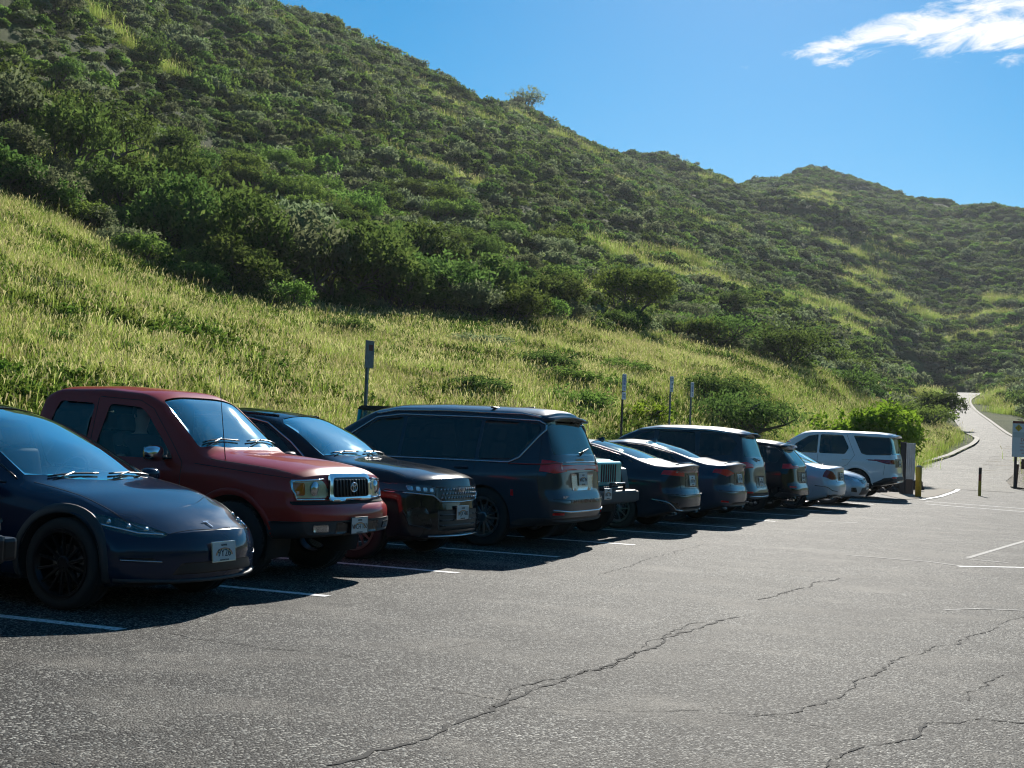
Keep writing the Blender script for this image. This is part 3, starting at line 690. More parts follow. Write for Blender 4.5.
c.panel('rear_window', rpoly([(-.76, 1.19), (.76, 1.19), (.66, 1.62), (-.66, 1.62)], .06), 'R', MD, lim=(4.4, 5.6))
for sg in (1, -1):
    c.strip('window_trim', [(1.7, 1.055), (2.4, 1.065), (4.42, 1.075), (4.56, 1.14), (4.85, 1.50), (4.83, 1.57), (4.74, 1.615), (3.9, 1.632), (2.7, 1.632), (2.3, 1.58), (1.9, 1.33)], 'S', .013, MT['chromed'], sg)
    c.strip('roof_rail', [(2.3, 1.63), (2.6, 1.685), (3.4, 1.70), (4.5, 1.69), (4.75, 1.655)], 'S', .020, MT['chromed'], sg)
    P = [(p[0]*sg, p[1]) for p in rpoly([(.50, .985), (.80, .96), (.95, .985), (.99, 1.16), (.82, 1.18), (.66, 1.10), (.50, 1.08)], .02)]
    c.panel('tail_light', P, 'R', LR, lim=(4.55, 5.6), thr=.10, off=.004)
    c.strip('tail_light_bar', [(.60*sg, 1.09), (.80*sg, 1.09), (.93*sg, 1.06)], 'R', .011, MT['darkred'], off=.006)
    c.patch('reflector', [(p[0]*sg, p[1]) for p in rpoly([(.66, .44), (.86, .44), (.86, .47), (.66, .47)], .01)], 'R', [MT['red']], off=.006, thr=.03)
    c.patch('side_marker', rpoly([(4.50, .66), (4.54, .66), (4.53, .74), (4.49, .74)], .008), 'S', [MT['red']], sg, off=.004)
    b = bmesh.new()
    for d in (2.35, 3.75):
        h = c.hit('S', d, .985, sg); box(b, (h.x, h.y+sg*.018, h.z), (.20, .03, .03), bevel=.01)
    obj('door_handle', b, P_GRAPH, c.root)
c.patch('light_bar', rpoly([(-.66, 1.0), (.66, 1.0), (.66, 1.065), (-.66, 1.065)], .01), 'R', [MT['red']], off=.010, lim=(4.3, 5.6))
c.strip('chrome_bar', [(-.55, 1.10), (0, 1.103), (.55, 1.10)], 'R', .010, MT['chromed'])
c.patch('plate_recess', rpoly([(-.36, .74), (.36, .74), (.42, .96), (-.42, .96)], .03), 'R', [MT['chromed'], MT['chromed']], off=.005)
c.patch('lower_bumper', rpoly([(-.95, .30), (.95, .30), (.95, .40), (-.95, .40)], .03), 'R', [MT['cladding']], off=.004, thr=.02)
c.strip('bumper_chrome', [(-.86, .50), (-.5, .475), (.5, .475), (.86, .50)], 'R', .012, MT['chromed'], sub=6)
c.patch('step_pad', rpoly([(-.5, .585), (.5, .585), (.5, .625), (-.5, .625)], .01), 'R', ST, off=.004)
b = bmesh.new()     # spoiler lip
h = c.hit('R', 0, 1.66); ys = np.linspace(-.66, .66, 13)
ra, rb = [], []
for y in ys:
    k = 1-.25*(abs(y)/.66)**3
    zt_ = 1.725-.05*(abs(y)/.66)**2
    ra.append([b.verts.new((h.x+.30, y, zt_)), b.verts.new((h.x-.10*k, y, zt_-.035)), b.verts.new((h.x-.10*k, y, zt_-.065)), b.verts.new((h.x+.1, y, zt_-.085))])
for a, q in zip(ra, ra[1:]):
    for i in range(4): b.faces.new((a[i], q[i], q[(i+1) % 4], a[(i+1) % 4]))
b.faces.new(ra[0][::-1]); b.faces.new(ra[-1]); bmesh.ops.recalc_face_normals(b, faces=b.faces)
obj('spoiler', b, P_GRAPH, c.root)
b = bmesh.new(); h1, h2 = c.hit('R', -.05, 1.20, 1, .03), c.hit('R', -.42, 1.27, 1, .02); tube(b, [h1+Vector((.02, 0, -.01)), h1, h2], [.03, .018, .008], 8); obj('rear_wiper', b, MT['satin'], c.root)
b = bmesh.new(); box(b, (-4.3, 0, 1.775), (.16, .05, .05), bevel=.02); box(b, (-4.0, 0, 1.765), (.05, 1.2, .02), bevel=.008); obj('roof_antenna', b, MT['satin'], c.root)
c.root.scale = (1, 1, 1.045)
c.plate((c.hit('R', 0, .87).x-.014, 0, .885), radians(4), True, 'WRG 704')
t = link_mesh('badge', text_mesh('PACIFICA', .045, .002), MT['chrome'], c.root, False); h = c.hit('R', .62, .66, 1, .004); t.location = h; t.rotation_euler = (pi/2, 0, -pi/2)
t = link_mesh('badge', text_mesh('CHRYSLER', .04, .002), MT['chrome'], c.root, False); h = c.hit('R', 0, 1.13, 1, .006); t.location = h; t.rotation_euler = (pi/2, 0, -pi/2); t.scale = (1.5, 1, 1)
c.seams([[(4.86, 1.62), (4.82, 1.5), (4.86, .9), (4.9, .64)], [(3.94, .35), (3.94, 1.06)], [(2.76, .35), (2.76, 1.06)], [(1.7, .4), (1.66, 1.0)]])
c.seams([[(-.86, .64), (-.5, .625), (.5, .625), (.86, .64)]], 'R')
c.mirror(1.85, 1.13, P_GRAPH); c.seats((2.4, 3.4), MT['seat'], .74, belt=1.1, dash_d=1.7)
c.wheels_('split', 7, MT['alloy'], .68, .24); c.finish()
# ------------------------------------------------------------------ further cars, from two body families
def scl(keys, kx, kz, z0=0): return [(a*kx, z0+(b-z0)*kz) for a, b in keys]
def sedan_spec(L, W, H, pnt, R=.335, **kw):
    kx, kz = L/4.75, H/1.43
    sp = dict(L=L, W=W, paint=pnt, R=R, wheels=(.88*kx, 3.68*kx), arch=R+.04, hmid=.42, crown=2.3,
      top=scl([(0, .70), (.1, .76), (.5, .85), (1.1, .93), (1.2, .95), (1.75, 1.23), (2.1, 1.38), (2.6, 1.43), (3.1, 1.405), (3.6, 1.29), (4.05, 1.135), (4.3, 1.085), (4.65, 1.085), (4.75, 1.07)], kx, kz),
      rail=scl([(0, .67), (.3, .77), (1.2, .90), (1.35, .93), (1.9, 1.22), (2.2, 1.32), (2.6, 1.365), (3.1, 1.33), (3.6, 1.22), (4.05, 1.09), (4.3, 1.04), (4.75, 1.02)], kx, kz),
      belt=scl([(0, .6), (.8, .80), (1.3, .87), (3.8, .97), (4.75, .95)], kx, kz),
      railw=scl([(0, .72), (1.3, .76), (2.1, .62), (3.1, .58), (3.7, .62), (4.2, .70), (4.75, .68)], kx, W/.91), beltw=scl([(0, .80), (1, .85), (3.8, .84), (4.75, .78)], kx, W/.91),
      bot=scl([(0, .22), (.4, .18), (4.2, .2), (4.75, .32)], kx, 1), nose=[(.2, .08), (.35, 0), (.5, 0), (.7, .10)], tail=[(.22, .12), (.34, .03), (.42, 0), (.62, .0), (.68, .05), (1.0, .07), (1.06*kz, .02)],
      bow_f=(.34, 2.6, 1.1), bow_r=(.26, 3.4, 1.0), wid=[(0, W-.05), (.7, W), (L-.8, W), (L, W-.05)])
    sp.update(kw); return sp
def suv_spec(L, W, H, pnt, R=.36, lean=.34, **kw):
    kx, kz = L/4.81, H/1.695
    sp = dict(L=L, W=W, paint=pnt, R=R, wheels=(.90*kx, 3.74*kx), arch=R+.045, hmid=.45, crown=2.7,
      top=scl([(0, .96), (.08, 1.0), (.4, 1.055), (1.22, 1.13), (1.32, 1.15), (1.85, 1.46), (2.2, 1.62), (2.6, 1.68), (3.1, 1.695), (3.9, 1.68), (4.5, 1.64), (4.81, 1.60)], kx, kz),
      rail=scl([(0, .93), (.4, 1.02), (1.2, 1.09), (1.45, 1.13), (1.9, 1.42), (2.3, 1.57), (2.7, 1.62), (3.9, 1.61), (4.5, 1.56), (4.81, 1.51)], kx, kz),
      belt=scl([(0, .86), (.8, .97), (1.5, 1.03), (3.8, 1.07), (4.81, 1.08)], kx, kz),
      railw=scl([(0, .78), (1.2, .80), (2.3, .66), (3, .64), (4.4, .63), (4.81, .61)], kx, W/.95), beltw=scl([(0, .86), (.8, .90), (3.8, .89), (4.81, .84)], kx, W/.95),
      bot=scl([(0, .27), (.4, .23), (4.2, .25), (4.81, .38)], kx, 1), nose=[(.15, .1), (.3, 0), (.55, 0), (.98, .08)], tail=[(.28, .12), (.38, .02), (.55, 0), (.62, .05), (1.0, .09), (1.08, .11), (1.55*kz, lean), (1.65*kz, lean)],
      bow_f=(.30, 2.8, 1.1), bow_r=(.24, 4.6, 1.3), wid=[(0, W-.04), (.6, W), (L-.7, W), (L, W-.05)])
    sp.update(kw); return sp
def sx(p, sg): return [(q[0]*sg, q[1]) for q in p]
def sedan_glass(c, kx, kz, mw=MG, ms=MTI):
    f = lambda P: [(a, b*kx) for a, b in P]; w = c.W/.91
    c.panel('windscreen', [(a*w, b) for a, b in f([(.68, 1.40), (.55, 2.0), (.45, 2.06), (-.45, 2.06), (-.55, 2.0), (-.68, 1.40), (-.4, 1.25), (0, 1.21), (.4, 1.25)])], 'T', mw)
    c.panel('rear_window', [(a*w, b) for a, b in f([(.50, 3.02), (.53, 3.35), (.60, 3.92), (.4, 4.02), (-.4, 4.02), (-.60, 3.92), (-.53, 3.35), (-.50, 3.02)])], 'T', [MT['backglass'], MT['satin']])
    g = lambda P: [(a*kx, b*kz) for a, b in P]
    c.both('panel', 'side_window', rpoly(g([(1.62, .935), (2.0, 1.17), (2.4, 1.30), (2.62, 1.31), (2.62, .955)]), .02), 'S', ms)
    c.both('panel', 'side_window', rpoly(g([(2.70, .96), (2.70, 1.315), (3.1, 1.29), (3.55, 1.18), (3.75, 1.06), (3.7, 1.0)]), .03), 'S', ms)
    for sg in (1, -1):
        c.strip('window_trim', g([(1.5, .93), (1.95, 1.195), (2.3, 1.315), (2.7, 1.342), (3.1, 1.31), (3.6, 1.19), (3.9, 1.07)]), 'S', .008, MT['satin'], sg)
    c.seams([g([(1.58, .3), (1.55, .88)]), g([(2.66, .3), (2.66, .95)]), g([(3.5, .85), (3.62, .98)])])
    c.mirror(1.66*kx, .98*kz, c.paint, w=.18)
def suv_glass(c, kx, kz, rear_z=(1.13, 1.50), ms=MD):
    f = lambda P: [(a*c.W/.95, b*kx) for a, b in P]; g = lambda P: [(a*kx, b*kz) for a, b in P]
    c.panel('windscreen', f([(.73, 1.46), (.60, 2.12), (.5, 2.2), (-.5, 2.2), (-.60, 2.12), (-.73, 1.46), (-.4, 1.33), (0, 1.29), (.4, 1.33)]), 'T', MG)
    c.both('panel', 'side_window', rpoly(g([(1.74, 1.08), (2.05, 1.33), (2.35, 1.50), (2.62, 1.555), (2.66, 1.09)]), .03), 'S', MTI)
    c.both('panel', 'side_window', rpoly(g([(2.74, 1.095), (2.72, 1.56), (3.50, 1.555), (3.58, 1.10)]), .03), 'S', ms)
    c.both('panel', 'side_window', rpoly(g([(3.66, 1.11), (3.62, 1.55), (4.2, 1.52), (4.42, 1.38), (4.3, 1.16)]), .03), 'S', ms)
    z0, z1 = rear_z; w = c.W/.95
    c.panel('rear_window', rpoly([(-.72*w, z0*kz), (.72*w, z0*kz), (.58*w, z1*kz), (-.58*w, z1*kz)], .05), 'R', ms, lim=(c.L-.9, c.L+.3))
    c.seams([g([(1.62, .4), (1.64, 1.0)]), g([(2.70, .4), (2.70, 1.06)]), g([(3.55, .8), (3.60, 1.06)])])
    c.mirror(1.76*kx, 1.14*kz, c.paint, w=.2, h=.14)
def spoiler(c, z, w, ln=.12, dz=.05, mat=None, fw=.30):
    b = bmesh.new(); h = c.hit('R', 0, z); rings = []
    for y in np.linspace(-w, w, 13):
        k = 1-.3*(abs(y)/w)**3; zt = z+dz-.05*(abs(y)/w)**2
        rings.append([b.verts.new((h.x+fw, y, zt)), b.verts.new((h.x-ln*k, y, zt-.03)), b.verts.new((h.x-ln*k, y, zt-.055)), b.verts.new((h.x+.08, y, zt-.09))])
    for a, q in zip(rings, rings[1:]):
        for i in range(4): b.faces.new((a[i], q[i], q[(i+1) % 4], a[(i+1) % 4]))
    b.faces.new(rings[0][::-1]); b.faces.new(rings[-1]); bmesh.ops.recalc_face_normals(b, faces=b.faces)
    return obj('spoiler', b, mat or c.paint, c.root)
def exhausts(c, y, z):
    for sg in (1, -1):
        h = c.hit('R', y*sg, z)
        if h is None: continue
        b = bmesh.new(); lathe(b, [(.035, -.05), (.042, .03), (.038, .035), (.03, .02), (.03, -.05)], 14)
        o = obj('exhaust', b, MT['chromed'], c.root); o.location = h; o.rotation_euler = (0, 0, pi/2)
def fin(c, d):
    h = c.hit('T', 0, d); b = bmesh.new()
    vs = [b.verts.new(h+Vector(p)) for p in ((.09, 0, 0), (-.09, .022, -.01), (-.09, -.022, -.01), (-.07, 0, .06))]
    for t in ((0, 1, 3), (0, 3, 2), (1, 2, 3), (0, 2, 1)): b.faces.new([vs[i] for i in t])
    obj('roof_antenna', b, c.paint, c.root, False)

def rear_sedan(label, loc, L, W, H, pnt, plate, lights, style, name='sedan'):
    c = Car(name, label, 'car', loc, pi, sedan_spec(L, W, H, pnt)); kx, kz = L/4.75, H/1.43
    sedan_glass(c, kx, kz); lim = (L-.9, L+.3)
    for sg in (1, -1):
        for P in lights: c.panel('tail_light', sx(rpoly(P, .02), sg), 'R', LR, lim=lim, thr=.10, off=.004)
        if style == 'wedge':
            c.patch('diffuser_corner', sx(rpoly([(.56, .36), (.86, .46), (.88, .52), (.62, .46)], .015), sg), 'R', ST, off=.006, thr=.03)
            c.strip('bumper_crease', [(.45*sg, .34), (.66*sg, .36), (.88*sg, .52)], 'R', .014, MT['chromed'], sub=6)
        else:
            c.patch('reflector', sx(rpoly([(.62, .40), (.80, .41), (.80, .44), (.62, .43)], .008), sg), 'R', [MT['red']], off=.005, thr=.03)
        c.strip('bumper_line', [(.0, .60), (.5*sg, .60), (.84*sg, .62)], 'R', .007, MT['satin'])
    if style == 'wedge': c.patch('light_bar', rpoly([(-.62, .965), (.62, .965), (.62, .99), (-.62, .99)], .008), 'R', [MT['darkred']], off=.007, lim=lim)
    c.patch('plate_recess', rpoly([(-.34, .72), (.34, .72), (.30, .94), (-.30, .94)], .03), 'R', [MT['satin'], MT['satin']], off=.004, lim=lim)
    c.patch('lower_valance', rpoly([(-.60, .24), (.60, .24), (.50, .40), (-.50, .40)], .03), 'R', BL, off=.004)
    c.plate((c.hit('R', 0, .83).x-.012, 0, .83), radians(8), True, plate)
    c.seams([[(-.56, 1.04*kz), (-.50, .70), (.50, .70), (.56, 1.04*kz)]], 'R'); exhausts(c, .58, .31); fin(c, 3.0*kx)
    b = bmesh.new(); h = c.hit('R', 0, 1.0*kz, 1, 0)
    rings = []
    for y in np.linspace(-.66, .66, 15):
        hh = c.hit('T', y, L-.10); x0 = -(L-.16+.10*(abs(y)/.66)**2*-1)
        zz = hh.z if hh else 1.05*kz
        rings.append([b.verts.new((x0+.10, y, zz-.004)), b.verts.new((x0-.03, y, zz+.030)), b.verts.new((x0-.035, y, zz+.018)), b.verts.new((x0-.0, y, zz-.03))])
    for a, q in zip(rings, rings[1:]):
        for i in range(4): b.faces.new((a[i], q[i], q[(i+1) % 4], a[(i+1) % 4]))
    bmesh.ops.recalc_face_normals(b, faces=b.faces); obj('spoiler', b, pnt, c.root)
    c.seats((2.3, 3.15), MT['seat'], .52, belt=.93, dash_d=1.62); c.wheels_('split', 5, MT['alloy'], .68, .225); c.finish(); return c

XR = -6.95
rear_sedan('dark navy fastback sedan tail out next to the teal off-roader, red light bar', (-7.0-4.72, 22.75, 0), 4.72, .915, 1.47, P_NAVY, 'ZCB 219',
           [[(.36, .90), (.86, .93), (.90, 1.0), (.62, 1.0), (.36, .965)]], 'wedge')
rear_sedan('steel blue sedan with slim swept tail lights, beside the navy fastback', (-6.95-4.85, 25.55, 0), 4.85, .925, 1.49, P_STEEL, 'LKT 530',
           [[(.30, .93), (.60, .87), (.88, .95), (.90, 1.01), (.60, 1.0)]], 'round')

# --- slate suv with roof rails, tail out
c = Car('crossover_suv', 'slate grey crossover with silver roof rails behind the steel blue sedan', 'car', (-7.2-4.7, 28.1, 0), pi, suv_spec(4.7, .935, 1.82, P_SLATE, .37)); kx, kz = 4.7/4.81, 1.82/1.695
suv_glass(c, kx, kz); spoiler(c, 1.68, .58)
for sg in (1, -1):
    c.strip('roof_rail', [(2.2, 1.68), (2.6, 1.71), (3.6, 1.72), (4.2, 1.67)], 'S', .018, MT['chromed'], sg)
    c.panel('tail_light', sx(rpoly([(.42, 1.0), (.88, .99), (.90, 1.09), (.70, 1.12), (.42, 1.06)], .02), sg), 'R', LR, lim=(3.9, 5), thr=.08, off=.004)
    c.patch('reflector', sx(rpoly([(.62, .50), (.82, .50), (.82, .53), (.62, .53)], .008), sg), 'R', [MT['red']], off=.005, thr=.03)
c.patch('plate_recess', rpoly([(-.34, .60), (.34, .60), (.36, .84), (-.36, .84)], .03), 'R', [MT['satin'], MT['chromed']], off=.005)
c.patch('lower_bumper', rpoly([(-.88, .36), (.88, .36), (.88, .50), (-.88, .50)], .03), 'R', [MT['cladding']], off=.004, thr=.02)
c.strip('bumper_chrome', [(-.7, .43), (0, .42), (.7, .43)], 'R', .014, MT['chromed'])
c.plate((c.hit('R', 0, .74).x-.014, 0, .72), radians(5), True, 'TRV 866')
b = bmesh.new(); tube(b, [c.hit('R', 0, 1.14, 1, .03), c.hit('R', .35, 1.19, 1, .02)], [.02, .008], 6); obj('rear_wiper', b, MT['satin'], c.root)
c.seats((2.4, 3.3), MT['seat'], .74, belt=1.12, dash_d=1.72); c.wheels_('split', 5, MT['alloy'], .68, .235); c.finish()

# --- black hatch with spoiler, tail out
c = Car('compact_crossover', 'glossy black compact crossover with roof spoiler beside the pale silver coupe', 'car', (-7.0-4.45, 31.0, 0), pi, suv_spec(4.45, .91, 1.60, P_DBLACK, .345, lean=.46)); kx, kz = 4.45/4.81, 1.60/1.695
suv_glass(c, kx, kz, (1.10, 1.46)); spoiler(c, 1.48, .56, .16)
for sg in (1, -1):
    c.panel('tail_light', sx(rpoly([(.30, .985), (.86, .97), (.90, 1.06), (.62, 1.09), (.30, 1.03)], .02), sg), 'R', LR, lim=(3.7, 4.8), thr=.08, off=.004)
    c.patch('reflector', sx(rpoly([(.60, .56), (.80, .57), (.80, .60), (.60, .59)], .008), sg), 'R', [MT['red']], off=.005, thr=.03)
    c.patch('bumper_wing', sx(rpoly([(.35, .30), (.85, .36), (.86, .46), (.45, .42)], .02), sg), 'R', [MT['cladding']], off=.006, thr=.02)
c.patch('plate_recess', rpoly([(-.36, .66), (.36, .66), (.42, .90), (-.42, .90)], .03), 'R', [MT['satin'], MT['satin']], off=.005)
c.plate((c.hit('R', 0, .78).x-.014, 0, .78), radians(5), True, 'SNB 341'); exhausts(c, .55, .37)
c.strip('brake_lamp', [(-.12, 1.50), (.12, 1.50)], 'R', .012, MT['red'], off=.09)
c.seats((2.2, 3.05), MT['seat'], .66, belt=1.04, dash_d=1.6); c.wheels_('split', 5, MT['alloydark'], .70, .225); c.finish()

# --- pale silver coupe, tail out
c = Car('coupe', 'pale silver coupe with large dark red almond tail lights, tail out', 'car', (-6.67-4.6, 33.5, 0), pi, sedan_spec(4.6, .91, 1.36, P_SILVER)); kx, kz = 4.6/4.75, 1.36/1.43
sedan_glass(c, kx, kz); lim = (3.7, 4.9)
for sg in (1, -1):
    c.panel('tail_light', sx(rpoly([(.42, .73), (.66, .71), (.86, .78), (.92, .93), (.74, .945), (.54, .87)], .04), sg), 'R', [MT['darkred'], MT['satin']], lim=lim, thr=.12, off=.004)
    c.strip('bumper_crease', [(.46*sg, .44), (.70*sg, .47), (.88*sg, .57)], 'R', .008, MT['satin'], sub=6)
    c.patch('diffuser_corner', sx(rpoly([(.1, .24), (.62, .25), (.80, .36), (.60, .38), (.1, .36)], .02), sg), 'R', ST, off=.004, thr=.03)
c.patch('plate_recess', rpoly([(-.33, .69), (.33, .69), (.33, .90), (-.33, .90)], .03), 'R', [MT['satin'], MT['satin']], off=.004, lim=lim)
c.plate((c.hit('R', 0, .79).x-.012, 0, .79), radians(8), True, 'MXA 677'); exhausts(c, .5, .30); c.seams([[(-.52, .98), (-.46, .66), (.46, .66), (.52, .98)]], 'R')
c.seats((2.3,), MT['seat'], .5, belt=.88, dash_d=1.6); c.wheels_('split', 5, MT['alloy'], .72, .235); c.finish()

# --- silver blue sedan, nose out
c = Car('sedan', 'silver blue sedan parked nose out between the pale coupe and the white SUV', 'car', (-6.75, 37.0, 0), 0, sedan_spec(4.62, .90, 1.46, P_PBLUE)); kx, kz = 4.62/4.75, 1.46/1.43
sedan_glass(c, kx, kz)
for sg in (1, -1):
    c.panel('headlight', sx(rpoly([(.42, .60), (.80, .64), (.88, .78), (.74, .78), (.44, .67)], .02), sg), 'F', [MT['lamp'], MT['satin']], off=-.004, lim=(-.2, .8), thr=.04)
    c.patch('fog_recess', sx(rpoly([(.62, .34), (.80, .36), (.80, .46), (.66, .46)], .02), sg), 'F', ST, off=.004, thr=.03)
c.patch('grille', rpoly([(-.36, .56), (.36, .56), (.42, .66), (-.42, .66)], .03), 'F', ST, off=.004, lim=(-.2, .5))
c.patch('lower_intake', rpoly([(-.52, .28), (.52, .28), (.42, .46), (-.42, .46)], .03), 'F', BL, off=.004)
b = bmesh.new(); ell(b, .055, .038, .006); ell(b, .018, .036, .005); o = obj('emblem', b, MT['chrome'], c.root); o.location = c.hit('F', 0, .67, 1, .01)
c.plate((c.hit('F', 0, .49).x+.015, 0, .49), 0, False, 'PYD 905'); c.seams([[(-.66, .1), (-.72, 1.2)], [(.66, .1), (.72, 1.2)]], 'T')
wipers(c, 1.2*kx, .95); c.seats((2.3, 3.15), MT['seatgrey'], .55, belt=.94, dash_d=1.62); c.wheels_('split', 5, MT['alloy'], .66, .215); c.finish()

# --- white suv, tail out, the last in the row
W_ = 1.0
sp = dict(L=4.97, W=W_, paint=P_WHITE, R=.39, wheels=(.93, 3.85), arch=.44, hmid=.45, crown=3.4, rsig=.03,
  top=[(0, 1.05), (.1, 1.10), (.5, 1.16), (1.2, 1.22), (1.35, 1.25), (1.95, 1.66), (2.2, 1.80), (2.5, 1.85), (3.2, 1.865), (4.4, 1.86), (4.97, 1.82)],
  rail=[(0, 1.02), (.5, 1.10), (1.3, 1.19), (1.5, 1.23), (2.0, 1.60), (2.3, 1.75), (2.7, 1.80), (4.4, 1.79), (4.97, 1.75)],
  belt=[(0, .96), (.8, 1.06), (1.5, 1.13), (3.8, 1.16), (4.97, 1.16)], railw=[(0, .84), (1.3, .86), (2.3, .74), (3, .72), (4.97, .71)], beltw=[(0, .9), (.8, .95), (4.2, .94), (4.97, .90)],
  bot=[(0, .32), (.4, .28), (4.3, .32), (4.97, .46)], nose=[(.2, .1), (.4, 0), (.7, 0), (1.05, .1)], tail=[(.3, .14), (.46, .02), (.60, 0), (.66, .04), (1.1, .06), (1.2, .09), (1.7, .22), (1.8, .22)],
  bow_f=(.26, 3, 1.0), bow_r=(.20, 4.6, 1.2))
c = Car('full_size_suv', 'white full size SUV at the far end of the row, body-coloured slanted rear pillar', 'car', (-7.05-4.97, 43.0, 0), pi, sp); c.root.scale = (1.04, 1.0, 1.06)
c.panel('windscreen', [(.80, 1.52), (.68, 2.15), (.5, 2.22), (-.5, 2.22), (-.68, 2.15), (-.80, 1.52), (-.4, 1.42), (.4, 1.42)], 'T', MG)
c.both('panel', 'side_window', rpoly([(1.80, 1.20), (2.1, 1.46), (2.45, 1.68), (2.72, 1.725), (2.72, 1.20)], .03), 'S', MTI)
c.both('panel', 'side_window', rpoly([(2.78, 1.20), (2.78, 1.73), (3.42, 1.73), (3.62, 1.38), (3.52, 1.20)], .05), 'S', MTI)
c.both('panel', 'side_window', rpoly([(3.72, 1.73), (3.98, 1.24), (4.12, 1.20), (4.80, 1.22), (4.80, 1.70)], .04), 'S', MD, thr=.2)
c.panel('rear_window', rpoly([(-.80, 1.24), (.80, 1.24), (.72, 1.70), (-.72, 1.70)], .05), 'R', MD, lim=(4.3, 5.3)); spoiler(c, 1.76, .68, .14)
for sg in (1, -1):
    c.panel('tail_light', sx(rpoly([(.66, .99), (.86, .97), (.95, 1.0), (.98, 1.08), (.70, 1.10)], .02), sg), 'R', [MT['darkred'], MT['satin']], lim=(4.0, 5.3), thr=.02, off=.004)
    c.patch('tail_light', rpoly([(4.35, 1.09), (4.45, 1.03), (4.72, .97), (4.95, .97), (4.95, 1.09)], .02), 'S', [MT['darkred']], sg, off=.003, thr=.2)
    c.patch('reflector', sx(rpoly([(.60, .58), (.86, .58), (.86, .62), (.60, .62)], .01), sg), 'R', [MT['red']], off=.008, thr=.02)
    b = bmesh.new()
    for d in (2.45, 3.55):
        h = c.hit('S', d, 1.06, sg); box(b, (h.x, h.y+sg*.015, h.z), (.2, .03, .035), bevel=.01)
    obj('door_handle', b, P_WHITE, c.root)
    for wd in sp['wheels']:
        pts = [(wd+.47*cos(a), sp['R']+.47*sin(a)) for a in np.linspace(-.1, pi+.1, 22)]
        c.strip('arch_lip', pts, 'S', .03, P_WHITE, sg, flat=.4, sub=2, n=8, off=-.004)
c.patch('number_panel', rpoly([(-.38, .88), (.62, .88), (.62, 1.12), (-.22, 1.12), (-.22, 1.02), (-.38, 1.02)][0:4], .02), 'R', ST, off=.004)
c.patch('lower_bumper', rpoly([(-.96, .30), (.96, .30), (.96, .60), (.66, .62), (-.66, .62), (-.96, .60)], .03), 'R', [MT['cladding']], off=.005, thr=.0)
c.patch('sill_cladding', rpoly([(1.4, .28), (3.4, .28), (3.4, .42), (1.4, .42)], .02), 'S', [MT['cladding']], 1, off=.004); c.patch('sill_cladding', rpoly([(1.4, .28), (3.4, .28), (3.4, .42), (1.4, .42)], .02), 'S', [MT['cladding']], -1, off=.004)
c.patch('skid_plate', rpoly([(-.5, .36), (.5, .36), (.55, .52), (-.55, .52)], .03), 'R', [MT['chromed']], off=.012)
c.plate((c.hit('R', 0, .98).x-.014, .05, .98), radians(3), True, 'EKM 158')
c.seams([[(3.60, .9), (3.80, 1.18), (3.62, 1.55), (3.52, 1.76)], [(2.75, .45), (2.75, 1.18)], [(1.7, .45), (1.68, 1.15)], [(3.40, .5), (3.38, .8), (3.6, .9)], [(4.62, .66), (4.66, .95)]])
c.mirror(1.85, 1.22, MT['black']); c.seats((2.5, 3.4), MT['seat'], .85, belt=1.22, dash_d=1.85); c.wheels_('split', 5, MT['alloydark'], .72, .26); c.finish()

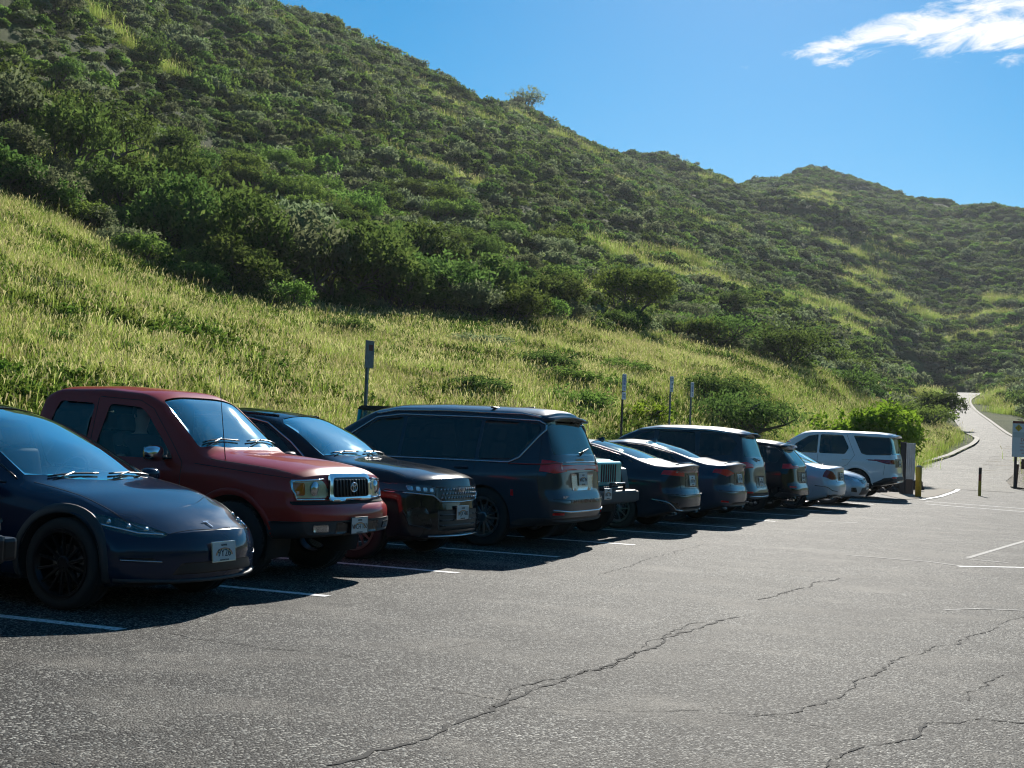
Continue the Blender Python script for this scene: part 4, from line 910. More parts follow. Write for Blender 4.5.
# ------------------------------------------------------------------ boxy off-roaders with slotted grilles
def offroader(label, loc, pnt, plate, bumper):
    r = empty('off_roader', loc); tag(r, label, 'car', 'cars parked in the bays below the hillside')
    def prism(name, pts, y0, y1, mat, bev=.02):     # side outline extruded across the car, tapered towards the nose where asked
        b = bmesh.new(); n = len(pts)
        A = [b.verts.new((-p[0], (p[2] if len(p) > 2 else y1), p[1])) for p in pts]; B = [b.verts.new((-p[0], -(p[2] if len(p) > 2 else y1), p[1])) for p in pts]
        b.faces.new(A); b.faces.new(B[::-1])
        for i in range(n): b.faces.new((A[i], B[i], B[(i+1) % n], A[(i+1) % n]))
        bmesh.ops.recalc_face_normals(b, faces=b.faces)
        bmesh.ops.bevel(b, geom=list(b.edges), offset=bev, segments=3, affect='EDGES'); return obj(name, b, mat, r, False)
    prism('hood', [(.22, .82, .60), (.22, 1.10, .60), (.34, 1.155, .61), (1.35, 1.22, .74), (1.35, .82, .74)], 0, .7, pnt, .03)
    prism('body', [(1.36, .52), (1.36, 1.21), (4.3, 1.21), (4.3, .55), (3.9, .5), (1.6, .46)], 0, .79, pnt, .03)
    b = bmesh.new()   # cabin pillars and top
    for sg in (1, -1):
        for d0, d1 in ((1.50, 1.72), (2.62, 2.62), (3.45, 3.45), (4.24, 4.2)):
            tube(b, [(-d0, sg*.72, 1.2), (-d1, sg*.66, 1.78)], .035, 6)
    obj('pillar_frame', b, pnt, r)
    prism('hard_top', [(1.66, 1.77), (1.72, 1.84), (4.2, 1.85), (4.26, 1.77)], 0, .69, MT['black'], .02)
    for nm, P in (('windscreen', [(-1.50, .68, 1.23), (-1.50, -.68, 1.23), (-1.70, -.63, 1.76), (-1.70, .63, 1.76)]), ('rear_window', [(-4.25, .66, 1.25), (-4.25, -.66, 1.25), (-4.2, -.62, 1.74), (-4.2, .62, 1.74)])):
        b = bmesh.new(); b.faces.new([b.verts.new(p) for p in P]); bmesh.ops.solidify(b, geom=list(b.faces), thickness=.006); obj(nm, b, MT['glass'], r, False)
    for sg in (1, -1):
        for d0, d1 in ((1.60, 2.6), (2.66, 3.42), (3.5, 4.18)):
            b = bmesh.new(); k = .19 if d0 < 1.7 else 0
            b.faces.new([b.verts.new(p) for p in [(-d0, sg*.745, 1.215), (-d1, sg*.745, 1.215), (-d1, sg*.675, 1.77), (-d0-k, sg*.675, 1.77)]]); bmesh.ops.solidify(b, geom=list(b.faces), thickness=.006); obj('side_window', b, MT['tint'], r, False)
        b = bmesh.new()   # squared flares
        for w0 in (.72, 3.42):
            P = [(w0-.56, .72), (w0-.50, 1.0), (w0-.30, 1.06), (w0+.36, 1.06), (w0+.52, .95), (w0+.60, .62)]
            for p, q in zip(P, P[1:]):
                m = ((p[0]+q[0])/2, (p[1]+q[1])/2); L_ = math.hypot(q[0]-p[0], q[1]-p[1]); a = atan2(q[1]-p[1], q[0]-p[0])
                box(b, (-m[0], sg*.80, m[1]), (L_+.03, .27, .035), Matrix.Rotation(a, 3, 'Y'), bevel=.01)
        obj('fender_flare', b, MT['black'], r, False)
        b = bmesh.new(); lathe(b, [(.001, -.035), (.06, -.03), (.092, .0), (.10, .012), (.108, .012), (.112, -.01)], 28); o = obj('headlight', b, MT['lamp'], r); o.location = (-.20, sg*.49, .985); o.rotation_euler = (0, 0, -pi/2)
        b = bmesh.new(); lathe(b, [(.001, .018), (.05, .014), (.095, .004)], 28); q = obj('lamp_lens', b, MT['lens'], o)
        b = bmesh.new(); lathe(b, [(.096, .01), (.104, .022), (.115, .018), (.118, -.01)], 28); q = obj('headlight_ring', b, MT['chrome'], o)
        b = bmesh.new(); box(b, (-.55, sg*.82, .90), (.10, .16, .05), bevel=.015); obj('turn_signal', b, MT['amber'], r, False)
        b = bmesh.new(); box(b, (-1.72, sg*.98, 1.30), (.09, .2, .2), bevel=.03); tube(b, [(-1.7, sg*.8, 1.2), (-1.72, sg*.92, 1.24)], .02, 6); obj('wing_mirror', b, MT['black'], r)
    b = bmesh.new(); box(b, (-.19, 0, .94), (.07, 1.18, .38), bevel=.035); obj('grille_panel', b, pnt, r, False)
    for k in range(7):
        b = bmesh.new(); box(b, (-.156, (k-3)*.098, .955), (.014, .052, .27), bevel=.006); obj('grille_slot', b, MT['under'], r, False)
    b = bmesh.new(); box(b, (-.06, 0, .60), (.20, 1.62, .20), bevel=.04); box(b, (-.10, 0, .72), (.12, .9, .05), bevel=.02); box(b, (-.05, .84, .60), (.18, .14, .16), bevel=.03); box(b, (-.05, -.84, .60), (.18, .14, .16), bevel=.03)
    obj('front_bumper', b, bumper, r, False)
    b = bmesh.new(); tube(b, [(.0, .3, .70), (.0, .3, .80), (.0, -.3, .80), (.0, -.3, .70)], .022, 8); obj('tow_hoop', b, MT['satin'], r)
    b = bmesh.new(); box(b, (-2.2, 0, .44), (4.0, .9, .16)); tube(b, [(-.72, -.7, .40), (-.72, .7, .40)], .05, 8); tube(b, [(-3.42, -.7, .40), (-3.42, .7, .40)], .06, 8); obj('chassis', b, MT['under'], r, False)
    class Q: pass
    q = Q(); q.sp = dict(R=.40, wheels=(.72, 3.42)); q.W = .93; q.root = r; Car.wheels_(q, 'spoke', 5, MT['alloy'], .58, .25, knob=True)
    q.L = 4.3
    Car.seats(q, (2.4,), MT['seat'], .80, belt=1.2, dash_d=1.75)
    o = Car.plate(q, (.045, -.52, .66), 0, False, plate)
offroader('teal slotted-grille off-roader squeezed between the minivan and the navy fastback', (-7.42, 20.15, 0), P_TEAL, 'RBX 230', MT['cladding'])
offroader('black off-roader at the left edge, only its round headlight and steel bumper in view', (-7.0, 6.36, 0), P_BLACK, 'KNR 614', MT['alloydark'])
# ------------------------------------------------------------------ light, sky, air
SUN_EL, SUN_AZ = radians(28), radians(14.5)
w = bpy.data.worlds.new('World'); scene.world = w; w.use_nodes = True
nt = w.node_tree; L = nt.links; bg = nt.nodes['Background']; sky = nt.nodes.new('ShaderNodeTexSky'); sky.sky_type = 'NISHITA'; sky.sun_disc = False
sky.sun_elevation = SUN_EL; sky.sun_rotation = -SUN_AZ; sky.air_density = 1.0; sky.dust_density = 0.25; sky.ozone_density = 5.0; sky.altitude = 300
bg.inputs[1].default_value = .098
# one wispy cloud high ahead on the right
def N(t, **k):
    n = nt.nodes.new(t)
    for a, b in k.items(): setattr(n, a, b)
    return n
def math_(op, a, b=None, c=None, clamp=False):
    n = N('ShaderNodeMath', operation=op, use_clamp=clamp)
    for i, v in enumerate((a, b, c)):
        if v is None: continue
        if isinstance(v, (int, float)): n.inputs[i].default_value = v
        else: L.new(v, n.inputs[i])
    return n.outputs[0]
tc = N('ShaderNodeTexCoord')
cd = Vector(ray(985, 22)).normalized(); e1 = Vector((cos(atan2(-cd.x, cd.y)), sin(atan2(-cd.x, cd.y)), 0)); e1 = (e1 - cd*e1.dot(cd)).normalized(); e2 = cd.cross(e1)*-1
if e2.z < 0: e2 = -e2
def dot(v):
    n = N('ShaderNodeVectorMath', operation='DOT_PRODUCT'); n.inputs[1].default_value = v; L.new(tc.outputs['Generated'], n.inputs[0]); return n.outputs['Value']
u, v, f_ = dot(e1), dot(e2), dot(cd)
rot = radians(8); uu = math_('ADD', math_('MULTIPLY', u, cos(rot)), math_('MULTIPLY', v, sin(rot))); vv = math_('SUBTRACT', math_('MULTIPLY', v, cos(rot)), math_('MULTIPLY', u, sin(rot)))
cv = N('ShaderNodeCombineXYZ'); L.new(math_('MULTIPLY', uu, 9), cv.inputs[0]); L.new(math_('MULTIPLY', vv, 26), cv.inputs[1])
n1 = N('ShaderNodeTexNoise'); n1.inputs['Scale'].default_value = 2.6; n1.inputs['Detail'].default_value = 9; n1.inputs['Roughness'].default_value = .62; n1.inputs['Distortion'].default_value = .5; L.new(cv.outputs[0], n1.inputs[0])
# lens-shaped envelope, thicker towards the right
eu = math_('POWER', math_('ABSOLUTE', math_('DIVIDE', math_('ADD', uu, -.055), .20)), 2.0)
hw = math_('MULTIPLY_ADD', uu, .13, .028)
ev = math_('POWER', math_('ABSOLUTE', math_('DIVIDE', math_('ADD', vv, 0), math_('MAXIMUM', hw, .004))), 2.0)
env = math_('SUBTRACT', 1.0, math_('ADD', eu, ev))
m_ = math_('ADD', math_('MULTIPLY', env, .48), math_('MULTIPLY', math_('SUBTRACT', n1.outputs[0], .5), 2.1))
mr = N('ShaderNodeMapRange', interpolation_type='SMOOTHSTEP'); mr.inputs[1].default_value = .03; mr.inputs[2].default_value = .55; L.new(m_, mr.inputs[0])
msk = math_('MULTIPLY', mr.outputs[0], math_('GREATER_THAN', f_, 0.0))
mx = N('ShaderNodeMix', data_type='RGBA'); mx.inputs[7].default_value = (7.8, 7.8, 7.7, 1)
hsv = N('ShaderNodeHueSaturation'); hsv.inputs['Hue'].default_value = .487; hsv.inputs['Saturation'].default_value = 1.65; hsv.inputs['Value'].default_value = .62
L.new(sky.outputs[0], hsv.inputs['Color'])
L.new(hsv.outputs[0], mx.inputs[6]); L.new(msk, mx.inputs[0]); L.new(mx.outputs[2], bg.inputs[0])
sl = bpy.data.lights.new('sun', 'SUN'); sl.energy = 5; sl.angle = radians(.5); sl.color = (1, .95, .86); so = bpy.data.objects.new('sun', sl); COL.objects.link(so)
sd = Vector((-sin(SUN_AZ)*cos(SUN_EL), cos(SUN_AZ)*cos(SUN_EL), sin(SUN_EL)))
so.rotation_euler = sd.to_track_quat('Z', 'Y').to_euler(); so.location = (0, 0, 60)
scene.view_settings.view_transform = 'Standard'; scene.view_settings.look = 'None'; scene.view_settings.exposure = .55; scene.view_settings.gamma = 1

# ------------------------------------------------------------------ terrain
def vnoise(x, y, seed=0):
    def hsh(i, j):
        h = np.sin(i*127.1+j*311.7+seed*74.7)*43758.5453; return h-np.floor(h)
    i, j = np.floor(x), np.floor(y); fx, fy = x-i, y-j; fx = fx*fx*(3-2*fx); fy = fy*fy*(3-2*fy)
    return (hsh(i, j)*(1-fx)+hsh(i+1, j)*fx)*(1-fy)+(hsh(i, j+1)*(1-fx)+hsh(i+1, j+1)*fx)*fy
def fbm(x, y, o=4, seed=0):
    s = 0; a = .5
    for k in range(o): s = s+a*(vnoise(x, y, seed+k*3)-.5)*2; x, y, a = x*2.03+5.1, y*2.03+1.7, a*.5
    return s
def yh(x): return 384 + F_PX*tan(PITCH) + (x-512)*ROLL - 0.0
XB = -13.6                     # foot of the slope behind the parked cars
COLS = {
 -2600: [(60, 380), (200, 300), (500, 250)],
 -900: [(24, 300), (80, 100), (230, -500)],
 -400: [(26, 330), (62, 185), (110, 70), (245, -380)],
 -150: [(27, 355), (66, 190), (120, 80), (268, -290)],
 0: [(30, 400), (76, 203), (130, 100), (292, -165)],
 150: [(32, 405), (86, 262), (150, 150), (332, -50)],
 310: [(38, 410), (92, 302), (170, 190), (384, 22)],
 500: [(44, 418), (98, 322), (200, 232), (488, 102)],
 650: [(54, 425), (108, 348), (128, 345), (240, 270), (630, 160)],
 745: [(62, 432), (118, 364), (140, 366), (260, 300), (790, 187)],
 800: [(70, 438), (124, 378), (150, 384), (280, 325), (930, 168)],
 880: [(78, 455), (135, 398), (165, 406), (300, 362), (860, 197)],
 940: [(84, 466), (140, 420), (170, 418), (240, 402), (330, 388), (800, 207)],
 1024: [(80, 487), (120, 446), (200, 424), (340, 388), (720, 220)],
 1150: [(84, 487), (130, 455), (220, 430), (350, 398), (660, 250)],
 1400: [(80, 500), (150, 470), (300, 430), (600, 330)],
 1800: [(60, 515), (150, 485), (400, 430), (600, 370)],
 3600: [(22, 590), (60, 470), (200, 440), (400, 400)],
}
RG = np.concatenate([np.linspace(1, 20, 8), np.exp(np.linspace(np.log(22), np.log(6000), 150))])
azs, tab = [], []
for xc in sorted(COLS):
    ent = COLS[xc]; az, _ = ray_az(xc, yh(xc))
    if az > 0.02: r0 = max(10, min(-XB/sin(az) if az < 1.6 else 60, 72))
    else: r0 = 74
    if xc >= 1800: r0 = 40 if xc == 1800 else 18
    rs, zs = [0, r0], [0, 0]
    for (r, y) in ent:
        if r <= r0: continue
        ax, t = ray_az(xc + ROLL*(yh(xc)-y), y); rs.append(r); zs.append(CAMH+t*r)
    rc, zc = rs[-1], zs[-1]
    rs += [rc*1.12, rc*1.5, rc*2.6, 7000]; zs += [zc*.97, zc*.55, zc*.1, 0]
    azs.append(az); tab.append(np.interp(RG, rs, zs))
azs = np.array(azs)[::-1]; tab = np.array(tab)[::-1]           # ascending azimuth (left positive)
az_min, az_max = azs[0], azs[-1]
# close the circle behind the camera with unseen slopes, raised to darken reflections
azs = np.r_[-pi, az_min-.5, azs, az_max+.5, pi]
back = np.interp(RG, [0, 30, 60, 110, 400, 7000], [0, 0, 3, 14, 90, 0])
tab = np.vstack([back, back, tab, back, back])
ROAD = [(960, 490, 57), (976, 472, 80), (988, 452, 104), (993, 441, 124), (982, 432, 146), (971, 421, 175), (959, 409, 215), (957, 400, 250), (968, 393, 285), (952, 394, 312), (925, 397, 335)]
RP = np.array([at_range(*p) for p in ROAD]); RP[0, 2] = 0
def dens(P, step=1.0):
    out = []
    n = len(P)
    for i in range(n-1):
        p0, p1, p2, p3 = P[max(i-1, 0)], P[i], P[i+1], P[min(i+2, n-1)]; k = max(2, int(np.linalg.norm(p2-p1)/step))
        for t in np.arange(k)/k:
            out.append(.5*((2*p1)+(-p0+p2)*t+(2*p0-5*p1+4*p2-p3)*t*t+(-p0+3*p1-3*p2+p3)*t**3))
    out.append(P[-1]); return np.array(out)
RC = dens(RP)
def road_dist(X, Y):
    d = np.full(X.shape, 1e9); z = np.zeros(X.shape)
    for c in RC[::2]:
        q = np.hypot(X-c[0], Y-c[1]); m = q < d; d = np.where(m, q, d); z = np.where(m, c[2], z)
    return d, z
def terrain(X, Y):
    X = np.asarray(X, float); Y = np.asarray(Y, float)
    az = np.arctan2(-X, Y); r = np.maximum(np.hypot(X, Y), 1.0)
    ai = np.clip(np.searchsorted(azs, az)-1, 0, len(azs)-2); t = (az-azs[ai])/(azs[ai+1]-azs[ai]); t = np.clip(t, 0, 1)
    lr = np.interp(r, RG, np.arange(len(RG))); ri = np.clip(lr.astype(int), 0, len(RG)-2); s = np.clip(lr-ri, 0, 1)
    g = lambda a: tab[a, ri]*(1-s)+tab[a, ri+1]*s
    z = g(ai)*(1-t)+g(ai+1)*t
    # relief: gullies running down the slope, hummocks
    k = np.clip((r-45)/150, 0, 1)*np.clip(z/8, 0, 1)
    z = z + k*(fbm(X/75, Y/75, 4, 3)*6.5*np.clip(r/400, .25, 1.6) + fbm(X/22, Y/22, 3, 9)*1.3)
    z = z + np.clip((r-20)/30, 0, 1)*np.clip(z/1.0, 0, 1)*fbm(X/6, Y/6, 3, 5)*.35
    d, zr = road_dist(X, Y); m = np.clip((d-4)/12, 0, 1); m = m*m*(3-2*m); m = np.where(r < 56, 1, m)
    return z*m+(zr-.06)*(1-m)
az_g = np.concatenate([np.linspace(-pi, -.55, 90)[:-1], np.linspace(-.55, 1.25, 560), np.linspace(1.25, pi, 70)[1:]])
r_g = np.concatenate([np.linspace(0.3, 18, 8), np.exp(np.linspace(np.log(19), np.log(1400), 330)), np.exp(np.linspace(np.log(1500), np.log(6900), 14))])
A, Rr = np.meshgrid(az_g, r_g); TX, TY = -Rr*np.sin(A), Rr*np.cos(A); TZ = terrain(TX, TY)
TZ = np.where(TZ < .02, -.012, TZ)
nr, na = A.shape; idx = np.arange(nr*na).reshape(nr, na)
F = np.stack([idx[:-1, :-1], idx[:-1, 1:], idx[1:, 1:], idx[1:, :-1]], -1).reshape(-1, 4)[:, ::-1]
me = mesh_np('hillside_ground', np.stack([TX, TY, TZ], -1).reshape(-1, 3), F, True)
m, nt, b = newmat('hill_soil_and_grass'); L = nt.links
tc = N('ShaderNodeTexCoord'); n = N('ShaderNodeTexNoise'); n.inputs['Scale'].default_value = .05; n.inputs['Detail'].default_value = 10; n.inputs['Roughness'].default_value = .7; L.new(tc.outputs['Object'], n.inputs[0])
cr = N('ShaderNodeValToRGB'); L.new(n.outputs[0], cr.inputs[0]); e = cr.color_ramp.elements
e[0].position = .30; e[0].color = (.045, .062, .018, 1); e[1].position = .72; e[1].color = (.20, .21, .07, 1); q = e.new(.5); q.color = (.11, .14, .035, 1)
n2 = N('ShaderNodeTexNoise'); n2.inputs['Scale'].default_value = 4; n2.inputs['Detail'].default_value = 8; L.new(tc.outputs['Object'], n2.inputs[0])
mx = N('ShaderNodeMix', data_type='RGBA', blend_type='MULTIPLY'); mx.inputs[0].default_value = .7; L.new(cr.outputs[0], mx.inputs[6]); L.new(n2.outputs[0], mx.inputs[7]); L.new(mx.outputs[2], b.inputs['Base Color'])
b.inputs['Roughness'].default_value = .95; b.inputs['Specular IOR Level'].default_value = .1
bp = N('ShaderNodeBump'); bp.inputs['Strength'].default_value = .8; bp.inputs['Distance'].default_value = .3; L.new(n2.outputs[0], bp.inputs['Height']); L.new(bp.outputs[0], b.inputs['Normal'])
tag(link_mesh('hillside_ground', me, m, smooth=False), kind='structure')

# ------------------------------------------------------------------ asphalt, lines, cracks, road
def drape(name, pts, mat, dz, step=.8):
    P = np.array(pts); b = bmesh.new(); nx, ny = int((np.ptp(P[:, 0]))/step)+2, int((np.ptp(P[:, 1]))/step)+2
    bmesh.ops.create_grid(b, x_segments=nx, y_segments=ny, size=.5)
    for v in b.verts: v.co.x = P[:, 0].min()+(v.co.x+.5)*np.ptp(P[:, 0]); v.co.y = P[:, 1].min()+(v.co.y+.5)*np.ptp(P[:, 1])
    ar = sum(P[i-1][0]*P[i][1]-P[i][0]*P[i-1][1] for i in range(len(P)))
    if ar < 0: P = P[::-1]
    for i in range(len(P)):
        a, c = P[i-1], P[i]; bmesh.ops.bisect_plane(b, geom=list(b.verts)+list(b.edges)+list(b.faces), plane_co=(*a, 0), plane_no=(c[1]-a[1], -(c[0]-a[0]), 0), clear_outer=True)
    for v in b.verts:
        z = float(terrain(np.array([v.co.x]), np.array([v.co.y]))[0]); v.co.z = max(z, 0)+dz
    return tag(obj(name, b, mat), kind='structure')
def asphalt(name, dark, light, sandy, scale=1.0, rough=.8):
    global nt, L
    m, nt, b = newmat(name); L = nt.links
    tc = N('ShaderNodeTexCoord')
    vo = N('ShaderNodeTexVoronoi'); vo.inputs['Scale'].default_value = 84*scale; L.new(tc.outputs['Object'], vo.inputs[0])       # stones
    sepc = N('ShaderNodeSeparateColor'); L.new(vo.outputs['Color'], sepc.inputs[0])
    st = N('ShaderNodeValToRGB'); L.new(sepc.outputs[0], st.inputs[0]); e = st.color_ramp.elements
    e[0].position = .1; e[0].color = tuple(c*.15 for c in dark)+(1,); e[1].position = .9; e[1].color = (min(1, light[0]*5), min(1, light[1]*5), min(1, light[2]*4.8), 1)
    q = e.new(.5); q.color = (*dark, 1); q = e.new(.78); q.color = (*light, 1)
    n = N('ShaderNodeTexNoise'); n.inputs['Scale'].default_value = .55; n.inputs['Detail'].default_value = 14; n.inputs['Roughness'].default_value = .80; L.new(tc.outputs['Object'], n.inputs[0])
    mp = N('ShaderNodeMapping'); mp.inputs['Scale'].default_value = (1, 1.5, 1); mp.inputs['Rotation'].default_value = (0, 0, .25); L.new(tc.outputs['Object'], mp.inputs[0])
    n2 = N('ShaderNodeTexNoise'); n2.inputs['Scale'].default_value = .8; n2.inputs['Detail'].default_value = 6; n2.inputs['Roughness'].default_value = .62; L.new(mp.outputs[0], n2.inputs[0])
    wr = N('ShaderNodeMapRange'); wr.inputs[1].default_value = .5; wr.inputs[2].default_value = .72; wr.inputs[3].default_value = 0; wr.inputs[4].default_value = .95; L.new(n2.outputs[0], wr.inputs[0])
    mx = N('ShaderNodeMix', data_type='RGBA'); mx.inputs[7].default_value = (*sandy, 1); L.new(st.outputs[0], mx.inputs[6])
    # fines lie between the stones
    gap = N('ShaderNodeMapRange'); gap.inputs[1].default_value = .1; gap.inputs[2].default_value = .5; gap.inputs[3].default_value = .25; gap.inputs[4].default_value = 1; L.new(vo.outputs['Distance'], gap.inputs[0])
    L.new(math_('MULTIPLY', wr.outputs[0], gap.outputs[0]), mx.inputs[0])
    mul = N('ShaderNodeMix', data_type='RGBA', blend_type='MULTIPLY'); mul.inputs[0].default_value = 1
    v = N('ShaderNodeMapRange'); v.inputs[1].default_value = .3; v.inputs[2].default_value = .7; v.inputs[3].default_value = .25; v.inputs[4].default_value = 1.30; L.new(n.outputs[0], v.inputs[0])
    cc = N('ShaderNodeCombineColor'); [L.new(v.outputs[0], cc.inputs[i]) for i in range(3)]
    L.new(mx.outputs[2], mul.inputs[6]); L.new(cc.outputs[0], mul.inputs[7]); L.new(mul.outputs[2], b.inputs['Base Color'])
    b.inputs['Roughness'].default_value = rough-.04; b.inputs['Specular IOR Level'].default_value = .17
    vb = N('ShaderNodeMath', operation='SUBTRACT'); vb.inputs[0].default_value = 1; L.new(vo.outputs['Distance'], vb.inputs[1])
    hsum = math_('ADD', math_('MULTIPLY', vb.outputs[0], .8), math_('MULTIPLY', sepc.outputs[1], .5))
    bp = N('ShaderNodeBump'); bp.inputs['Strength'].default_value = .9; bp.inputs['Distance'].default_value = .009/scale; L.new(hsum, bp.inputs['Height']); L.new(bp.outputs[0], b.inputs['Normal'])
    return m
M_ASPH = asphalt('weathered_asphalt', (.016, .0155, .015), (.095, .091, .083), (.21, .19, .16))
M_ROAD = asphalt('pale_trail_pavement', (.085, .08, .07), (.15, .14, .12), (.19, .17, .145), .6)
def polyobj(name, pts, z, mat, kind='structure', **k):
    b = bmesh.new(); b.faces.new([b.verts.new((p[0], p[1], z)) for p in pts]); bmesh.ops.triangulate(b, faces=b.faces)
    return tag(obj(name, b, mat, smooth=False), kind=kind, **k)
lot_far = [(-13.4, 47.5), (-12.2, 49.6), (-9.2, 50.8), (-9.0, 58.5), (-6, 60), (0, 58), (8, 56), (15, 50)]
polyobj('parking_lot', [(15, -25), (15, 50), (8, 57), (0, 62), (-6, 65.5), (-9.0, 63), (-9.2, 50.8), (-12.2, 49.6), (-13.4, 47.5), (-13.4, -25)], 0, M_ASPH)
m, nt, b = newmat('worn_white_line'); L = nt.links
tc = N('ShaderNodeTexCoord'); n = N('ShaderNodeTexNoise'); n.inputs['Scale'].default_value = 22; n.inputs['Detail'].default_value = 7; n.inputs['Roughness'].default_value = .8; L.new(tc.outputs['Object'], n.inputs[0])
cr = N('ShaderNodeValToRGB'); L.new(n.outputs[0], cr.inputs[0]); e = cr.color_ramp.elements; e[0].position = .38; e[0].color = (.10, .098, .092, 1); e[1].position = .5; e[1].color = (.80, .80, .78, 1); L.new(cr.outputs[0], b.inputs['Base Color']); b.inputs['Roughness'].default_value = .7
M_LINE = m
m, nt, b = newmat('faded_white_line'); L = nt.links
tc = N('ShaderNodeTexCoord'); n = N('ShaderNodeTexNoise'); n.inputs['Scale'].default_value = 14; n.inputs['Detail'].default_value = 8; n.inputs['Roughness'].default_value = .85; L.new(tc.outputs['Object'], n.inputs[0])
cr = N('ShaderNodeValToRGB'); L.new(n.outputs[0], cr.inputs[0]); e = cr.color_ramp.elements; e[0].position = .45; e[0].color = (.13, .125, .115, 1); e[1].position = .62; e[1].color = (.50, .48, .45, 1); L.new(cr.outputs[0], b.inputs['Base Color']); b.inputs['Roughness'].default_value = .8
M_FADE = m
DS = .0463
for k in range(-1, 13):
    y0 = 8.02+2.7*k; xe = -6.67+.04*math.sin(k*2.1)
    L_ = 5.4; polyobj('parking_line', [(xe, y0-.06), (xe, y0+.06), (xe-L_, y0+.06+L_*DS*-1), (xe-L_, y0-.06-L_*DS)], .004, M_LINE)
def px(x, y, z=0):
    d = ray(x, y); t = (z-CAMH)/d[2]; return (d[0]*t, d[1]*t)
def px_line(name, P, wd, mat, z=.004):
    W_ = [Vector(px(*p)) for p in P]; b = bmesh.new(); prev = None
    for i, p in enumerate(W_):
        t = (W_[min(i+1, len(W_)-1)]-W_[max(i-1, 0)]).normalized(); nn = Vector((-t.y, t.x))
        cur = [b.verts.new((*(p+nn*wd/2), z)), b.verts.new((*(p-nn*wd/2), z))]
        if prev: b.faces.new((prev[0], prev[1], cur[1], cur[0]))
        prev = cur
    bmesh.ops.recalc_face_normals(b, faces=b.faces)
    for f in b.faces:
        if f.normal.z < 0: f.normal_flip()
    return tag(obj(name, b, mat, smooth=False), kind='structure')
px_line('painted_line', [(925, 504), (975, 508), (1040, 513)], .10, M_LINE); px_line('painted_line', [(925, 501.5), (975, 505), (1040, 510)], .10, M_LINE)
px_line('painted_line', [(958, 566.5), (990, 567), (1040, 568)], .10, M_LINE); px_line('painted_line', [(968, 558), (1015, 544), (1040, 537)], .08, M_FADE); px_line('painted_line', [(826, 522), (858, 523)], .12, M_FADE)
px_line('painted_line', [(944, 610), (980, 609), (1030, 611)], .05, M_FADE); px_line('painted_line', [(965, 559), (1008, 563)], .08, M_FADE)
px_line('painted_line', [(846, 555), (930, 562), (960, 566)], .07, M_FADE)
M_CRACK = simple('crack_shadow', (.012, .011, .010), .95)  # even near-black colour of the crack strips
def crack(P, wd, seed):
    rg = random.Random(seed); W_ = [Vector(px(*p)) for p in P]; pts = []
    for a, c in zip(W_, W_[1:]):
        n = max(2, int((c-a).length/.06))
        for i in range(n): pts.append(a.lerp(c, i/n))
    pts.append(W_[-1]); off = 0; b = bmesh.new(); prev = None
    for i, p in enumerate(pts):
        t = (pts[min(i+1, len(pts)-1)]-pts[max(i-1, 0)]).normalized(); nn = Vector((-t.y, t.x)); off = off*.86+rg.gauss(0, .016)
        q = p+nn*off; ww = wd*.95*rg.uniform(.15, 1.4)*(1 if rg.random() > .08 else .1)
        cur = [b.verts.new((*(q+nn*ww/2), .0035)), b.verts.new((*(q-nn*ww/2), .0035))]
        if prev: b.faces.new((prev[0], prev[1], cur[1], cur[0]))
        prev = cur
    for f in b.faces:
        f.normal_update()
        if f.normal.z < 0: f.normal_flip()
    tag(obj('asphalt_crack', b, M_CRACK, smooth=False), kind='structure')
for i, (P, wd) in enumerate([
  ([(330, 766), (420, 738), (500, 702), (560, 682), (620, 660), (680, 634), (735, 617)], .030),
  ([(498, 708), (512, 690), (600, 668), (700, 622)], .014),
  ([(760, 600), (800, 588), (840, 578)], .022),
  ([(152, 632), (190, 638), (260, 646), (330, 652), (372, 659)], .012),
  ([(410, 686), (450, 692), (500, 700)], .010),
  ([(868, 676), (900, 662), (940, 648), (985, 632)], .016), ([(730, 716), (790, 712), (830, 700), (868, 676)], .013),
  ([(825, 768), (850, 750), (905, 738), (930, 722), (975, 718), (1030, 722)], .022),
  ([(500, 708), (620, 713), (700, 712), (770, 716), (830, 730)], .009), ([(0, 754), (40, 760), (90, 768)], .010),
  ([(985, 632), (1010, 620), (1030, 615)], .010), ([(965, 700), (985, 686), (1010, 676)], .012), ([(620, 660), (700, 668), (760, 664)], .006),
  ([(430, 650), (520, 640), (640, 648)], .006), ([(600, 575), (650, 560), (700, 545)], .012)]): crack(P, wd, i)
# trail road climbing away
def strip_road(name, C, left, right, mat, dz, kind='structure'):
    b = bmesh.new(); prev = None; n = len(C)
    for i in range(n):
        t = C[min(i+1, n-1)]-C[max(i-1, 0)]; t = t[:2]/np.linalg.norm(t[:2]); nn = np.array([-t[1], t[0]])
        s = i/(n-1); l, r_ = left(C[i], s), right(C[i], s)
        cur = [b.verts.new((*(C[i][:2]+nn*(l+(r_-l)*q/4)), C[i][2]+dz)) for q in range(5)]
        if prev: [b.faces.new((prev[q], cur[q], cur[q+1], prev[q+1])) for q in range(4)]
        prev = cur
    for f in b.faces:
        f.normal_update()
        if f.normal.z < 0: f.normal_flip()
    return tag(obj(name, b, mat, smooth=True), kind=kind)
def dist0(c): return math.hypot(c[0], c[1])
def hwL(c, s): r = dist0(c); return float(np.interp(r, [57, 72, 84, 96, 112, 126, 146, 400], [1.3, 3.0, 3.2, 2.0, 1.3, 1.1, 1.9, 1.9]))
def hwR(c, s): r = dist0(c); return -float(np.interp(r, [57, 70, 84, 100, 140, 400], [2.0, 1.6, 2.1, 2.3, 2.1, 1.9]))
strip_road('trail_road', RC, hwL, hwR, M_ROAD, .010)
M_KERB = simple('pale_concrete', (.27, .24, .195), .85, noise=.25, nscale=6)
i0 = int(np.argmin([abs(dist0(c)-92) for c in RC])); i1 = int(np.argmin([abs(dist0(c)-290) for c in RC]))
